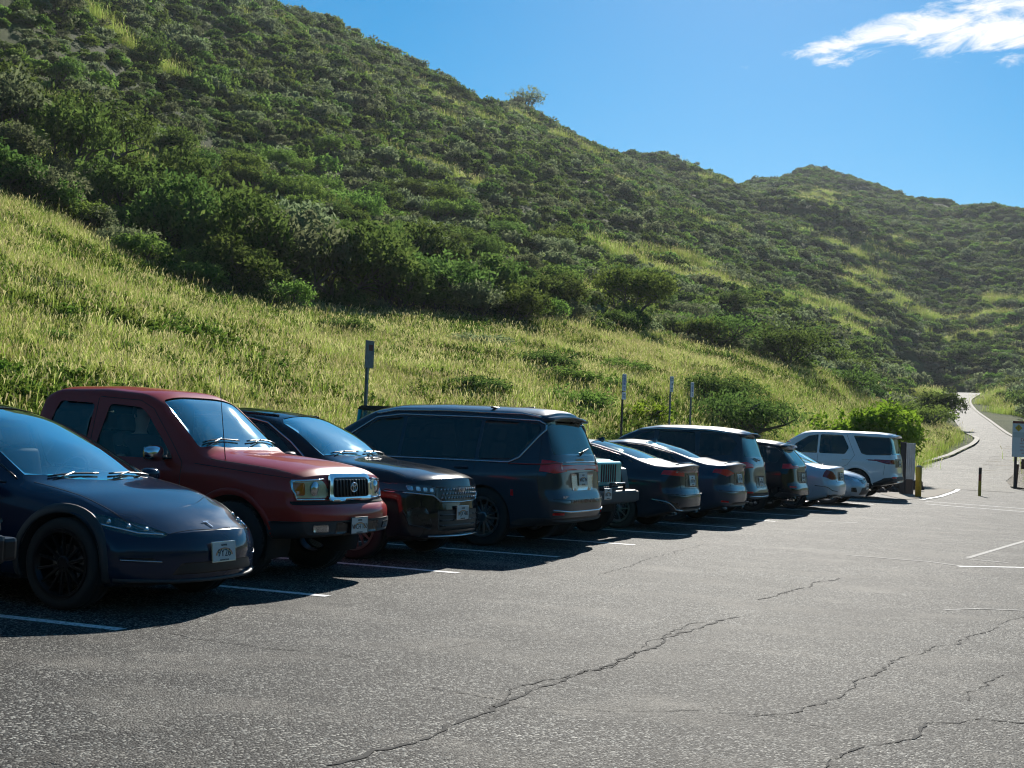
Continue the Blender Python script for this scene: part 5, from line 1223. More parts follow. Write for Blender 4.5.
strip_road('road_edge_kerb', RC[i0:i1], lambda c, s: hwR(c, s)+.02, lambda c, s: hwR(c, s)-.35, M_KERB, .08)
i0 = int(np.argmin([abs(dist0(c)-74) for c in RC])); i1 = int(np.argmin([abs(dist0(c)-132) for c in RC]))
strip_road('road_edge_kerb', RC[i0:i1], lambda c, s: hwL(c, s)+.35, lambda c, s: hwL(c, s)-.02, M_KERB, .15)
# gravel and dirt patches with a kerb line
M_GRAV = asphalt('brown_gravel', (.10, .085, .065), (.20, .17, .13), (.26, .21, .15), .35, .9)
M_DIRT = simple('packed_dirt', (.17, .14, .10), .95, noise=.4, nscale=2)
drape('gravel_verge', [px(*p) for p in [(966, 481), (985, 484), (1010, 488), (1100, 498), (1100, 474), (1020, 470.5), (1000, 472.5), (985, 476)]], M_GRAV, .05)
polyobj('dirt_island', [px(*p) for p in [(905, 500), (935, 496.5), (950, 492), (955, 488.5), (945, 485.5), (926, 483.5), (885, 483.5), (880, 494)]], .010, M_DIRT)
px_line('island_kerb', [(922, 500), (940, 497), (956, 491.5), (959.5, 488.5), (955, 486), (940, 483.5), (926, 482.5)], .16, M_LINE, .016)
px_line('road_edge_line', [(968, 478), (985, 482.5), (1010, 487.5), (1060, 494.5)], .14, M_KERB, .018)
# ------------------------------------------------------------------ vegetation
def leafmat(name, c1, c2, trans=.55, rough=.6):
    global nt, L
    m, nt, b = newmat(name); L = nt.links
    oi = N('ShaderNodeObjectInfo'); geo = N('ShaderNodeNewGeometry'); tc = N('ShaderNodeTexCoord')
    n = N('ShaderNodeTexNoise'); n.inputs['Scale'].default_value = .22; n.inputs['Detail'].default_value = 6; n.inputs['Roughness'].default_value = .65; L.new(geo.outputs['Position'], n.inputs[0])
    mx = N('ShaderNodeMix', data_type='RGBA'); mx.inputs[6].default_value = (*c1, 1); mx.inputs[7].default_value = (*c2, 1)
    s = math_('ADD', math_('MULTIPLY', geo.outputs['Random Per Island'], .55), math_('MULTIPLY_ADD', n.outputs[0], 1.6, -.58), clamp=True); L.new(s, mx.inputs[0])
    hs = N('ShaderNodeHueSaturation'); L.new(mx.outputs[2], hs.inputs['Color'])
    L.new(math_('MULTIPLY_ADD', oi.outputs['Random'], .04, .468), hs.inputs['Hue']); L.new(math_('MULTIPLY_ADD', oi.outputs['Random'], .6, .72), hs.inputs['Value'])
    nt.nodes.remove(b); b = N('ShaderNodeBsdfDiffuse'); L.new(hs.outputs[0], b.inputs[0])
    tr = N('ShaderNodeBsdfTranslucent'); L.new(hs.outputs[0], tr.inputs[0])
    ms = N('ShaderNodeMixShader'); ms.inputs[0].default_value = trans; L.new(b.outputs[0], ms.inputs[1]); L.new(tr.outputs[0], ms.inputs[2]); L.new(ms.outputs[0], nt.nodes['Material Output'].inputs[0])
    return m
LM = [leafmat('scrub_leaf_green', (.08, .165, .028), (.23, .35, .075)), leafmat('scrub_leaf_grey', (.12, .165, .075), (.25, .30, .15)), leafmat('scrub_leaf_dark', (.045, .10, .022), (.155, .24, .055)), leafmat('bright_vine_leaf', (.08, .19, .015), (.26, .42, .04), .6)]
G1 = leafmat('tall_grass', (.16, .30, .028), (.50, .58, .14), .55); G2 = leafmat('green_weed', (.06, .13, .02), (.17, .26, .04), .45)
BARK = simple('grey_bark', (.11, .095, .08), .9, noise=.3, nscale=10)
def leaves(rg, C, n_per, spread, ls, asp=.5, up=.35):
    """n_per leaf faces round each centre: returns verts, faces"""
    K = len(C)*n_per; c = np.repeat(C, n_per, 0) + rg.normal(0, 1, (K, 3))*spread
    a = rg.normal(0, 1, (K, 3)); a /= np.linalg.norm(a, axis=1)[:, None]
    nrm = rg.normal(0, 1, (K, 3)); nrm[:, 2] = np.abs(nrm[:, 2])+up; nrm -= a*(nrm*a).sum(1)[:, None]; nrm /= np.linalg.norm(nrm, axis=1)[:, None]
    b = np.cross(a, nrm); s = ls*rg.uniform(.6, 1.4, (K, 1)); a = a*s; b = b*s*asp
    V = np.stack([c-a, c-b*.9+nrm*s*.15, c+a, c+b*.9+nrm*s*.15], 1).reshape(-1, 3)
    return V, np.arange(K*4).reshape(K, 4)
def crown_pts(rg, n, R, H, z0, lob=5, flat=.6):
    """clump centres over an uneven, many-lobed canopy"""
    lc = np.stack([rg.uniform(-.55, .55, lob)*R, rg.uniform(-.55, .55, lob)*R, z0+H*rg.uniform(.45, .72, lob)], 1); lr = rg.uniform(.38, .62, lob)
    k = rg.integers(0, lob, n); d = rg.normal(0, 1, (n, 3)); d[:, 2] = np.where(d[:, 2] < -.2, -d[:, 2]*.5, d[:, 2]); d /= np.linalg.norm(d, axis=1)[:, None]
    rad = rg.uniform(.62, 1.04, (n, 1))**.7
    P = lc[k] + d*rad*np.stack([lr[k]*R, lr[k]*R, lr[k]*H*flat], 1); P[:, 2] = np.maximum(P[:, 2], z0+.12*H); return P
def limbs(rg, R, H, n=7, rad=.09, spread=.75, lean=0):
    b = bmesh.new(); ends = []
    for i in range(n):
        a = 2*pi*i/n+rg.uniform(-.4, .4); p = Vector((rg.normal(0, .06), rg.normal(0, .06), -.3)); P = [p]; q = Vector((cos(a)*.12, sin(a)*.12, .25))
        h = H*rg.uniform(.55, .85); rr = R*spread*rg.uniform(.5, 1)
        for t in (.3, .55, .8, 1.0): P.append(Vector((cos(a)*rr*t**1.3+rg.normal(0, .07*R), sin(a)*rr*t**1.3+rg.normal(0, .07*R), h*t**.75)))
        tube(b, P, [rad, rad*.8, rad*.6, rad*.4, rad*.16], 6)
        for j in (2, 3):
            for s_ in range(2):
                e = P[j]+Vector((rg.normal(0, .22*R), rg.normal(0, .22*R), abs(rg.normal(.1, .1))*H)); mpt = (P[j]+e)/2+Vector((rg.normal(0, .04*R), rg.normal(0, .04*R), .03*H)); tube(b, [P[j], mpt, e], [rad*.35, rad*.25, rad*.07], 5); ends.append(e)
        ends.append(P[-1])
    return b, ends
def mk_shrub(seed, R, H, nc, per, ls, mat, flat=.6, z0=0, lob=6):
    rg = np.random.default_rng(seed); C = crown_pts(rg, nc, R, H, z0, lob, flat); V, Fc = leaves(rg, C, per, R*.055, ls)
    me = mesh_np('crown', V, Fc, False); me.materials.append(mat); return me
def mk_trunk(seed, R, H, n=6, rad=.08):
    rg = np.random.default_rng(seed); b, e = limbs(rg, R, H, n, rad); me = bpy.data.meshes.new('trunk'); b.to_mesh(me); b.free(); me.materials.append(BARK)
    me.polygons.foreach_set('use_smooth', [True]*len(me.polygons)); return me
HI = [(mk_shrub(10+i, 2.0, 2.6, 330, 9, .10, LM[[0, 2, 1, 0, 2][i]], .62, 0, 5+i), mk_trunk(50+i, 2.0, 2.4)) for i in range(5)]
LO = [mk_shrub(30+i, 1.0, 1.25, 150, 4, .105, LM[[0, 1, 2, 0, 1, 2][i]], .65, 0, 4+i % 3) for i in range(6)]
SRC = bpy.data.collections.new('scatter_sources')      # never linked to the scene: only instanced
def src(name, me):
    o = bpy.data.objects.new(name, me); SRC.objects.link(o); return o
def scatter(name, pts, idx, scl_, rz, coll, label=None):
    me = bpy.data.meshes.new(name); me.vertices.add(len(pts)); me.vertices.foreach_set('co', np.asarray(pts, np.float32).ravel())
    for nm, tp, arr in (('idx', 'INT', np.asarray(idx, np.int32)), ('rz', 'FLOAT', np.asarray(rz, np.float32))):
        at = me.attributes.new(nm, tp, 'POINT'); at.data.foreach_set('value', arr)
    at = me.attributes.new('scl', 'FLOAT_VECTOR', 'POINT'); at.data.foreach_set('vector', np.asarray(scl_, np.float32).ravel())
    o = bpy.data.objects.new(name, me); COL.objects.link(o)
    g = bpy.data.node_groups.new(name, 'GeometryNodeTree'); g.interface.new_socket('Geometry', in_out='INPUT', socket_type='NodeSocketGeometry'); g.interface.new_socket('Geometry', in_out='OUTPUT', socket_type='NodeSocketGeometry')
    gi, go = g.nodes.new('NodeGroupInput'), g.nodes.new('NodeGroupOutput'); ip = g.nodes.new('GeometryNodeInstanceOnPoints'); ci = g.nodes.new('GeometryNodeCollectionInfo')
    ci.inputs['Collection'].default_value = coll; ci.inputs['Separate Children'].default_value = True; ci.inputs['Reset Children'].default_value = True
    def na(nm, tp):
        n = g.nodes.new('GeometryNodeInputNamedAttribute'); n.data_type = tp; n.inputs['Name'].default_value = nm; return n.outputs[0]
    cx = g.nodes.new('ShaderNodeCombineXYZ'); g.links.new(na('rz', 'FLOAT'), cx.inputs[2]); er = g.nodes.new('FunctionNodeEulerToRotation'); g.links.new(cx.outputs[0], er.inputs[0])
    g.links.new(gi.outputs[0], ip.inputs['Points']); g.links.new(ci.outputs[0], ip.inputs['Instance']); ip.inputs['Pick Instance'].default_value = True
    g.links.new(na('idx', 'INT'), ip.inputs['Instance Index']); g.links.new(er.outputs[0], ip.inputs['Rotation']); g.links.new(na('scl', 'FLOAT_VECTOR'), ip.inputs['Scale']); g.links.new(ip.outputs[0], go.inputs[0])
    md = o.modifiers.new('scatter', 'NODES'); md.node_group = g; tag(o, kind='stuff'); return o
def coll(name, meshes):
    c = bpy.data.collections.new(name)
    for i, me in enumerate(meshes):
        o = bpy.data.objects.new('%s_%02d' % (name, i), me); c.objects.link(o)
    return c
def project(X, Y, Z):
    d = np.stack([X, Y, np.asarray(Z)-CAMH], -1); z = d@FW; return 512+F_PX*(d@RT)/z, 384-F_PX*(d@UP)/z, z
# where grass, where scrub: read as distance along each bearing to the top edge of the open grass
GT = {-2600: 40, -900: 60, -400: 66, -150: 72, 0: 73, 60: 74, 100: 69, 150: 64, 250: 66, 310: 72, 400: 80, 500: 84, 540: 88, 600: 95, 650: 106, 745: 120, 800: 126, 880: 138, 940: 128, 965: 78, 1024: 82, 1400: 85, 3600: 30}
gaz = np.array([ray_az(x, yh(x))[0] for x in sorted(GT)])[::-1]; gr = np.array([GT[x] for x in sorted(GT)])[::-1]
def grass_top(az): return np.interp(az, gaz, gr)
rg = np.random.default_rng(3)
# --- scrub on the slopes
def polar_samples(n, r0, r1, a0, a1, p=2.0):
    r = (rg.uniform(0, 1, n)*(r1**p-r0**p)+r0**p)**(1/p); a = rg.uniform(a0, a1, n); return -r*np.sin(a), r*np.cos(a), r, a
X, Y, r, a = polar_samples(125000, 55, 1000, -.50, 1.0, 1.75)
gt = grass_top(a); edge = gt*(1+.05*fbm(X/9, Y/9, 2, 21))
band = fbm((X*.5+Y*.87)/30, (Y*.5-X*.87)/10, 3, 31)        # open grassy streaks running down the slope
keep = (r > edge) & (band < .33) & (rg.uniform(0, 1, len(r)) < np.clip(1.1-.25*(band > .22), 0, 1))
d, _ = road_dist(X, Y); keep &= (d > np.interp(r, [60, 200, 350], [5, 7.5, 9])+rg.uniform(0, 1.5, len(r)))
zt = terrain(X, Y); keep &= zt > .35
ppx, ppy, pz = project(X, Y, zt); keep &= (ppx > -160) & (ppx < 1190)
X, Y, r, a, zt = X[keep], Y[keep], r[keep], a[keep], zt[keep]
sz = rg.lognormal(0, .32, len(r))*np.interp(r, [60, 120, 300, 1000], [1.1, 1.2, 1.55, 1.95])
clump = 1+.5*fbm(X/26, Y/26, 2, 41); sz = np.minimum(sz*clump, 2.7)
order = np.argsort(-(sz/r)); nI = 250
big = order[:nI]; rest = order[nI:]
print('scrub', len(r))
scol = coll('scrub', LO)
k_ = len(rest); scatter('hillside_scrub', np.stack([X[rest], Y[rest], zt[rest]-.12*sz[rest]], -1), rg.integers(0, 6, k_), np.stack([sz[rest]*rg.uniform(.85, 1.3, k_), sz[rest]*rg.uniform(.85, 1.3, k_), sz[rest]*rg.uniform(.75, 1.25, k_)], -1), rg.uniform(0, 6.28, k_), scol)
def put_shrub(i, x, y, z, s, rz, name, label, cat, group, sz3=None):
    cm, tm = HI[i]
    t = bpy.data.objects.new(name, tm); COL.objects.link(t); t.location = (x, y, z); t.rotation_euler = (0, 0, rz); t.scale = sz3 or (s, s, s)
    c_ = bpy.data.objects.new('crown', cm); COL.objects.link(c_); c_.parent = t; tag(t, label, cat, group); return t
for j in big:
    s = float(sz[j])*.56
    put_shrub(int(rg.integers(0, 5)), float(X[j]), float(Y[j]), float(zt[j])-.1, s, float(rg.uniform(0, 6.28)), 'hillside_shrub', 'dense rounded green shrub in the scrub belt above the open grass', 'shrub', 'shrubs covering the hillside')
# unseen scrub added on the other slopes to darken reflections and sky fill
X2, Y2, r2, a2 = polar_samples(9000, 26, 260, 1.0, 2*pi-.50, 1.4); z2 = terrain(X2, np.array(Y2)); z2 = np.where(z2 == z2, z2, 0)
k2 = (np.maximum(np.abs(X2-.8), np.abs(Y2-15)*.35) > 16.5) & ((a2 > 1.05) & (a2 < 2*pi-.52)); X2, Y2, z2 = X2[k2], Y2[k2], z2[k2]; s2 = rg.uniform(1.3, 2.8, len(X2))
scatter('unseen_scrub', np.stack([X2, Y2, z2-.2], -1), rg.integers(0, 6, len(X2)), np.stack([s2, s2, s2], -1), rg.uniform(0, 6.28, len(X2)), scol)
# --- named trees and bushes
def on_ground(xp, r):
    az, _ = ray_az(xp, yh(xp)); x, y = -r*sin(az), r*cos(az); return x, y, float(terrain(np.array([x]), np.array([y]))[0])
GROVE = [(118, 84, 2.1, 4.6), (165, 76, 2.4, 4.8), (205, 82, 2.6, 5.2), (235, 74, 2.5, 4.7), (290, 77, 2.6, 5.0), (335, 80, 2.6, 4.8), (385, 82, 2.5, 4.6), (430, 86, 2.4, 4.2), (475, 92, 2.2, 3.8), (262, 88, 2.7, 5.4), (350, 92, 2.8, 5.2), (150, 92, 2.6, 5.0), (60, 92, 2.5, 5.0), (15, 95, 2.6, 5.2), (-30, 92, 2.6, 5.0), (90, 104, 2.7, 5.6), (420, 98, 2.6, 4.8), (520, 98, 2.0, 3.2), (550, 101, 2.0, 3.0)]
for k, (xp, r_, R_, H_) in enumerate(GROVE):
    x, y, z = on_ground(xp, r_); put_shrub([1, 4, 1, 4, 2][k % 5], x, y, z-.15, 1, k*1.7, 'thicket_tree', 'dark dense low tree in the shady thicket bordering the grass slope', 'tree', 'trees of the dark thicket', (R_/2*1.4, R_/2*1.4, H_/2.6*1.12))
def special(name, label, cat, xp, r_, R_, H_, seed, nc, per, ls, mat, nl=8, rad=.12, flat=.5, z0f=.35, lob=7, frac=1.0):
    x, y, z = on_ground(xp, r_); g_ = np.random.default_rng(seed); b, ends = limbs(g_, R_, H_, nl, rad, .9)
    t = obj(name, b, BARK); t.location = (x, y, z-.1); tag(t, label, cat)
    if nc:
        C = crown_pts(g_, nc, R_, H_*(1-z0f), H_*z0f*.8, lob, flat); E_ = np.array([tuple(e) for e in ends]); E2 = np.repeat(E_, 5, 0)+g_.normal(0, .12*R_, (len(E_)*5, 3)); C = np.vstack([C, E2])
        V, Fc = leaves(g_, C, per, R_*.05, ls); me = mesh_np('crown', V, Fc); link_mesh('crown', me, mat, t, smooth=False)
    return t
special('kiawe_tree', 'round dark thorn tree on a short trunk above the left blue sign', 'tree', 628, 112, 4.2, 6.2, 5, 620, 9, .14, LM[0], z0f=.3)
special('bare_thorn_tree', 'half bare thorn tree with crooked spreading branches, right of the round dark tree', 'tree', 712, 119, 4.6, 4.2, 8, 120, 7, .12, LM[2], nl=11, rad=.13, z0f=.5)
special('thorn_tree', 'low spreading thorn tree standing on the grass edge above the bare tree', 'tree', 785, 124, 4.6, 4.6, 9, 420, 8, .14, LM[2])
special('thorn_tree', 'small crooked thorn tree lowest on the grass crest, nearest the trail', 'tree', 845, 130, 3.4, 3.0, 19, 140, 8, .13, LM[2], nl=9)
special('ridge_tree', 'sparse feathery tree standing alone on the skyline of the near ridge', 'tree', 514, 480, 7.5, 11.5, 11, 50, 5, .34, LM[1], nl=9, rad=.22, z0f=.45)
special('ridge_tree', 'leafless twiggy tree on the skyline just left of the saddle', 'tree', 684, 690, 6.5, 10.5, 12, 0, 5, .3, LM[1], nl=8, rad=.22)
special('ridge_tree', 'tiny bare tree on the skyline high at the top left of the ridge', 'tree', 440, 440, 3.0, 5.5, 13, 14, 4, .22, LM[1], nl=7, rad=.13)
special('shrub', 'dark tangled bush in the grass behind the three blue signs', 'shrub', 745, 66, 3.0, 2.7, 21, 520, 9, .085, LM[2], z0f=.0, flat=.6)
special('shrub', 'dark spreading bush on the grass just right of the tangled one behind the signs', 'shrub', 712, 72, 2.4, 2.3, 22, 420, 9, .085, LM[2], z0f=.0, flat=.6)
special('shrub', 'thin brownish bush below the tangled one, near the black crossover roof', 'shrub', 768, 60, 1.7, 1.5, 23, 260, 8, .07, LM[1], z0f=.0)
special('shrub', 'weedy bush left of the middle blue sign post', 'shrub', 640, 52, 1.3, 1.25, 24, 220, 8, .07, LM[3], z0f=.0)
special('shrub', 'low dark bush in the grass above the teal off-roader', 'shrub', 575, 50, 1.7, 1.2, 25, 260, 8, .07, LM[0], z0f=.0)
special('shrub', 'low dark bush in the grass above the minivan tail', 'shrub', 535, 60, 1.6, 1.3, 26, 260, 8, .07, LM[2], z0f=.0)
special('shrub', 'small dark weed clump in the grass just right of the single grey sign', 'shrub', 340, 62, 1.3, 1.2, 27, 200, 8, .07, LM[2], z0f=.0)
special('hedge_bush', 'big glossy leaved bush behind the white SUV', 'shrub', 866, 61, 2.2, 3.3, 31, 560, 8, .12, LM[3], z0f=.0, flat=.72, lob=9)
special('shrub', 'dark bush overhanging the bend of the trail on its left', 'shrub', 934, 150, 3.0, 4.2, 32, 520, 8, .15, LM[2], z0f=.05)
special('shrub', 'green bush left of the trail bend, below the dark overhanging one', 'shrub', 918, 128, 3.2, 3.0, 33, 420, 8, .13, LM[0], z0f=.0)
for k in range(50):
    xp = float(rg.uniform(470, 800)) if k < 45 else float(rg.uniform(20, 330)); r_ = float(rg.uniform(40, 84)) if k < 45 else float(rg.uniform(30, 60)); x, y, z = on_ground(xp, r_)
    s_ = float(rg.uniform(.22, .68)); put_shrub(int(rg.integers(0, 5)), x, y, z-.05, 1, k*1.3, 'low_shrub', 'low weedy shrub half sunk in the tall grass of the lower slope', 'shrub', 'low shrubs in the grass', (s_*1.5, s_*1.2, s_*.62))
# --- grass slope
def mk_tuft(seed, n, h, wd, rad, mat_idx=0, heads=.3, lean=.35):
    g_ = np.random.default_rng(seed); V, Fq, MI = [], [], []
    for i in range(n):
        a = g_.uniform(0, 2*pi); p = np.array([g_.normal(0, rad), g_.normal(0, rad), -.05]); hh = h*g_.uniform(.5, 1.15); ln = hh*lean*g_.uniform(.2, 1.3); d = np.array([cos(a), sin(a), 0]); s_ = np.array([-sin(a+g_.uniform(-1, 1)), cos(a), 0])*wd
        k = len(V); q1 = p+d*ln*.3+np.array([0, 0, hh*.6]); q2 = p+d*ln+np.array([0, 0, hh])
        V += [p-s_, p+s_, q1+s_*.8, q1-s_*.8, q2+s_*.15, q2-s_*.15]; Fq += [(k, k+1, k+2, k+3), (k+3, k+2, k+4, k+5)]; MI += [0, 0]
        if g_.random() < heads:
            k = len(V); w2 = s_/np.linalg.norm(s_)*.010; t_ = q2+d*.06+np.array([0, 0, .10]); V += [q2-w2*.5, q2+w2*.5, t_+w2, t_-w2]; Fq += [(k, k+1, k+2, k+3)]; MI += [1]
    me = mesh_np('tuft', V, Fq, False, MI); return me
HEAD = leafmat('seed_head', (.46, .44, .16), (.62, .58, .28), .45)
TU = []
for i in range(4):
    me = mk_tuft(60+i, 140, [.5, .6, .42, .68][i], .0055, .30); me.materials.append(G1); me.materials.append(HEAD); TU.append(me)
for i in range(2):
    me = mk_tuft(70+i, 60, .42, .012, .25, lean=.6, heads=.1); me.materials.append(G2); me.materials.append(HEAD); TU.append(me)
for i in range(2):
    me = mk_shrub(80+i, .36, .55, 42, 6, .045, G2, .7, 0, 5); TU.append(me)
gcol = coll('grass', TU)
X, Y, r, a = polar_samples(150000, 15, 190, -.14, .92, 1.25)
gt = grass_top(a); zt = terrain(X, Y)
keep = (r < gt*1.16) & (zt > .05) & ~((X > -13.9) & (Y < 51)); d, _ = road_dist(X, Y); keep &= d > 3.6
ppx, ppy, pz = project(X, Y, zt); keep &= (ppx > -130) & (ppx < 1150) & (ppy < 520)
X, Y, r, zt = X[keep], Y[keep], r[keep], zt[keep]; print('grass', len(r))
gn = fbm(X/5, Y/5, 3, 51); u_ = rg.uniform(0, 1, len(r)); kind = np.where(u_ < np.clip(.36+gn*1.3, .08, .92), rg.integers(4, 8, len(r)), rg.integers(0, 4, len(r)))
s = rg.uniform(.7, 1.35, len(r))*(1+.35*gn)*np.interp(r, [20, 60, 130], [.85, 1.05, 1.45])
scatter('tall_grass', np.stack([X, Y, zt], -1), kind, np.stack([s*1.1, s*1.1, s], -1), rg.uniform(0, 6.28, len(r)), gcol)
# grassy streaks between the scrub higher up
X, Y, r, a = polar_samples(90000, 70, 700, -.35, .95, 1.3)
band = fbm((X*.5+Y*.87)/30, (Y*.5-X*.87)/10, 3, 31); zt = terrain(X, Y); keep = (band > .24+r*.0002) & (r > grass_top(a)) & (zt > .3); d, _ = road_dist(X, Y); keep &= d > 4.2
ppx, ppy, pz = project(X, Y, zt); keep &= (ppx > -60) & (ppx < 1090) & (ppy > -60)
X, Y, r, zt = X[keep], Y[keep], r[keep], zt[keep]; s = rg.uniform(1, 1.6, len(r))*np.interp(r, [70, 600], [1.3, 3])
scatter('hill_grass', np.stack([X, Y, zt], -1), rg.integers(0, 4, len(r)), np.stack([s*1.3, s*1.3, s], -1), rg.uniform(0, 6.28, len(r)), gcol)
# ------------------------------------------------------------------ air
def haze(dens):
    b = bmesh.new(); box(b, (-50, 900, 118), (2600, 3200, 264)); m = bpy.data.materials.new('thin_haze'); m.use_nodes = True; nt_ = m.node_tree; nt_.nodes.remove(nt_.nodes['Principled BSDF'])
    v = nt_.nodes.new('ShaderNodeVolumePrincipled'); v.inputs['Color'].default_value = (.86, .92, 1, 1); v.inputs['Density'].default_value = dens; v.inputs['Anisotropy'].default_value = .25
    nt_.links.new(v.outputs[0], nt_.nodes['Material Output'].inputs['Volume']); tag(obj('haze', b, m, smooth=False), kind='stuff')
haze(.00012)
# ------------------------------------------------------------------ signs, posts, bollards, notice board, rocks
M_POST = simple('galvanised_post', (.16, .17, .18), .5, .6, noise=.3); M_POSTB = simple('brown_post', (.06, .04, .035), .6, noise=.3)
M_SIGN = simple('sign_white', (.8, .8, .8), .45, noise=.05); M_SBLUE = simple('sign_blue', (.03, .09, .36), .4); M_SGREEN = simple('sign_green', (.02, .16, .12), .4)
M_RUST = simple('rusty_sign_back', (.34, .27, .24), .8, noise=.5, nscale=14); M_RED = simple('rust_red', (.22, .045, .025), .7, noise=.4, nscale=12)
def sign(xp, ytop, label, style, X0=-13.05):
    az, _ = ray_az(xp, ytop); Y0 = -X0/tan(az); r = math.hypot(X0, Y0); d = ray(xp, ytop); zt = CAMH + d[2]/math.hypot(d[0], d[1])*r
    e = empty('sign_post', (X0, Y0, 0)); tag(e, label, 'sign', 'sign posts at the head of the bays'); b = bmesh.new()
    box(b, (0, 0, zt/2-.15), (.045, .065, zt+.25), bevel=.008); 
    for k in range(12): box(b, (.024, 0, .5+k*.18), (.004, .018, .018))
    obj('post', b, M_POSTB if style == 'two' else M_POST, e, False)
    def panel(z, w, h, mat, marks):
        b = bmesh.new(); box(b, (.036, 0, z), (.006, w, h), bevel=.002); p = obj('sign_panel', b, mat, e, False)
        for (yy, zz, ww, hh, mm) in marks:
            b = bmesh.new(); box(b, (.041, yy, z+zz), (.003, ww, hh)); obj('sign_marking', b, mm, p, False)
        return p
    def words(p, z, lines, size, mat):
        for i, t in enumerate(lines):
            q = link_mesh('sign_text', text_mesh(t, size, .001), mat, p, False); q.location = (.0425, 0, z-i*size*1.15); q.rotation_euler = (pi/2, 0, pi/2)
    if style == 'rust':
        p = panel(zt-.26, .31, .50, M_RUST, [(.03, .12, .14, .11, M_RED)])
    else:
        mk = M_SGREEN if style == 'green' else M_SBLUE
        p = panel(zt-.24, .30, .46, M_SIGN, [(0, .01, .15, .15, M_SBLUE)] if style != 'green' else [])
        words(p, zt-.07, ['RESERVED', 'PARKING'], .05, mk); words(p, zt-.37, ['PERMIT', 'ONLY'] if style != 'green' else ['LOADING', 'ZONE'], .045, mk)
        # wheelchair figure on the blue square, or an arrow
        b = bmesh.new()
        if style != 'green':
            n = 16; tube(b, [(.044, .0+.04*cos(2*pi*k/n), zt-.255+.035*sin(2*pi*k/n)) for k in range(-3, 10)], .005, 5); tube(b, [(.044, -.01, zt-.18), (.044, -.005, zt-.225), (.044, .03, zt-.225), (.044, .045, zt-.27)], .006, 5); tube(b, [(.044, -.012, zt-.172), (.046, -.012, zt-.172)], .012, 8)
        else:
            tube(b, [(.041, -.07, zt-.24), (.041, .07, zt-.24)], .01, 5); tube(b, [(.041, .03, zt-.21), (.041, .075, zt-.24), (.041, .03, zt-.27)], .01, 5)
        obj('sign_symbol', b, M_SIGN if style != 'green' else mk, p, False)
        if style == 'two':
            q = panel(zt-.60, .30, .20, M_SIGN, []); words(q, zt-.57, ['VAN', 'ACCESS'], .055, mk)
sign(368.5, 340, 'weathered brownish sign on a grey post behind the minivan, standing by itself', 'rust')
sign(623.5, 373.5, 'white sign with a small second plate below it, on a dark brown post', 'two')
sign(671, 376, 'greenish lettered sign on a grey post, middle of the three', 'green')
sign(691.5, 382, 'white sign with blue symbol on a grey post, rightmost of the three', 'blue')
# bollards
M_YEL = simple('scuffed_yellow_paint', (.42, .30, .02), .55, noise=.35, nscale=9); M_CONC = simple('grey_concrete', (.3, .29, .27), .9, noise=.2)
e = empty('bollard', (*px(918, 497), 0)); tag(e, 'fat yellow bollard with a grey concrete cap beside the dark post', 'bollard')
b = bmesh.new(); lathe(b, [(.001, 0), (.095, 0), (.095, .93), (.09, .94)], 24, 'z'); obj('tube', b, M_YEL, e); b = bmesh.new(); lathe(b, [(.09, .935), (.08, .97), (.05, .995), (.001, 1.005)], 24, 'z'); obj('cap', b, M_CONC, e)
e = empty('bollard', (*px(979.5, 496), 0)); tag(e, 'thin square bollard, dark on top, rust red in the middle and yellow below', 'bollard')
for nm, z0, z1, mt_, w_ in (('lower_band', 0, .52, M_YEL, .095), ('middle_band', .52, .74, M_RED, .093), ('top_band', .74, .97, simple('dark_wood', (.05, .04, .03), .8, noise=.3), .095)):
    b = bmesh.new(); box(b, (0, 0, (z0+z1)/2), (w_, w_, z1-z0), bevel=.006); obj(nm, b, mt_, e, False)
# dark post with ribbed panel
x_, y_ = px(904, 494); e = empty('meter_post', (x_, y_, 0), -.25); tag(e, 'dark square post with a pale ribbed panel strapped to it, behind the yellow bollard', 'post')
b = bmesh.new(); box(b, (-.05, 0, .86), (.17, .16, 1.72), bevel=.01); obj('post', b, simple('dark_timber', (.035, .035, .038), .8, noise=.3), e, False)
b = bmesh.new(); box(b, (.19, -.02, .25), (.24, .08, .5)); obj('panel_leg', b, M_POSTB, e, False)
b = bmesh.new(); box(b, (.19, 0, 1.08), (.29, .05, 1.24))
for k in range(4): box(b, (.08+k*.073, -.035, 1.08), (.035, .03, 1.22), bevel=.008)
obj('ribbed_panel', b, simple('weathered_panel', (.55, .56, .56), .6, noise=.3), e, False)
# rocks heaped at the end of the bays
M_ROCK = simple('dark_lava_rock', (.045, .036, .032), .95, noise=.5, nscale=9)
g_ = random.Random(5)
for k in range(22):
    xr, yr = px(879+g_.uniform(0, 39), 492.5-g_.uniform(0, 3.0)); b = bmesh.new(); bmesh.ops.create_icosphere(b, subdivisions=3, radius=1); sx_, sy_, sz_ = g_.uniform(.13, .24), g_.uniform(.13, .22), g_.uniform(.12, .2)
    zz = 0.05 if k < 13 else .24
    for v in b.verts:
        q = v.co; n_ = .16*sin(q.x*5+k)+.14*sin(q.y*6+k*2)+.12*sin(q.z*7-k)+.06*sin(q.x*17+q.y*13+k); v.co = Vector((q.x*sx_, q.y*sy_, q.z*sz_))*(1+n_)
    o = obj('rock', b, M_ROCK); o.location = (xr, yr, zz); o.rotation_euler = (0, 0, g_.uniform(0, 6)); tag(o, 'dark rough lava rock in the low heap beside the white SUV', 'rock', 'rocks heaped at the end of the bays')
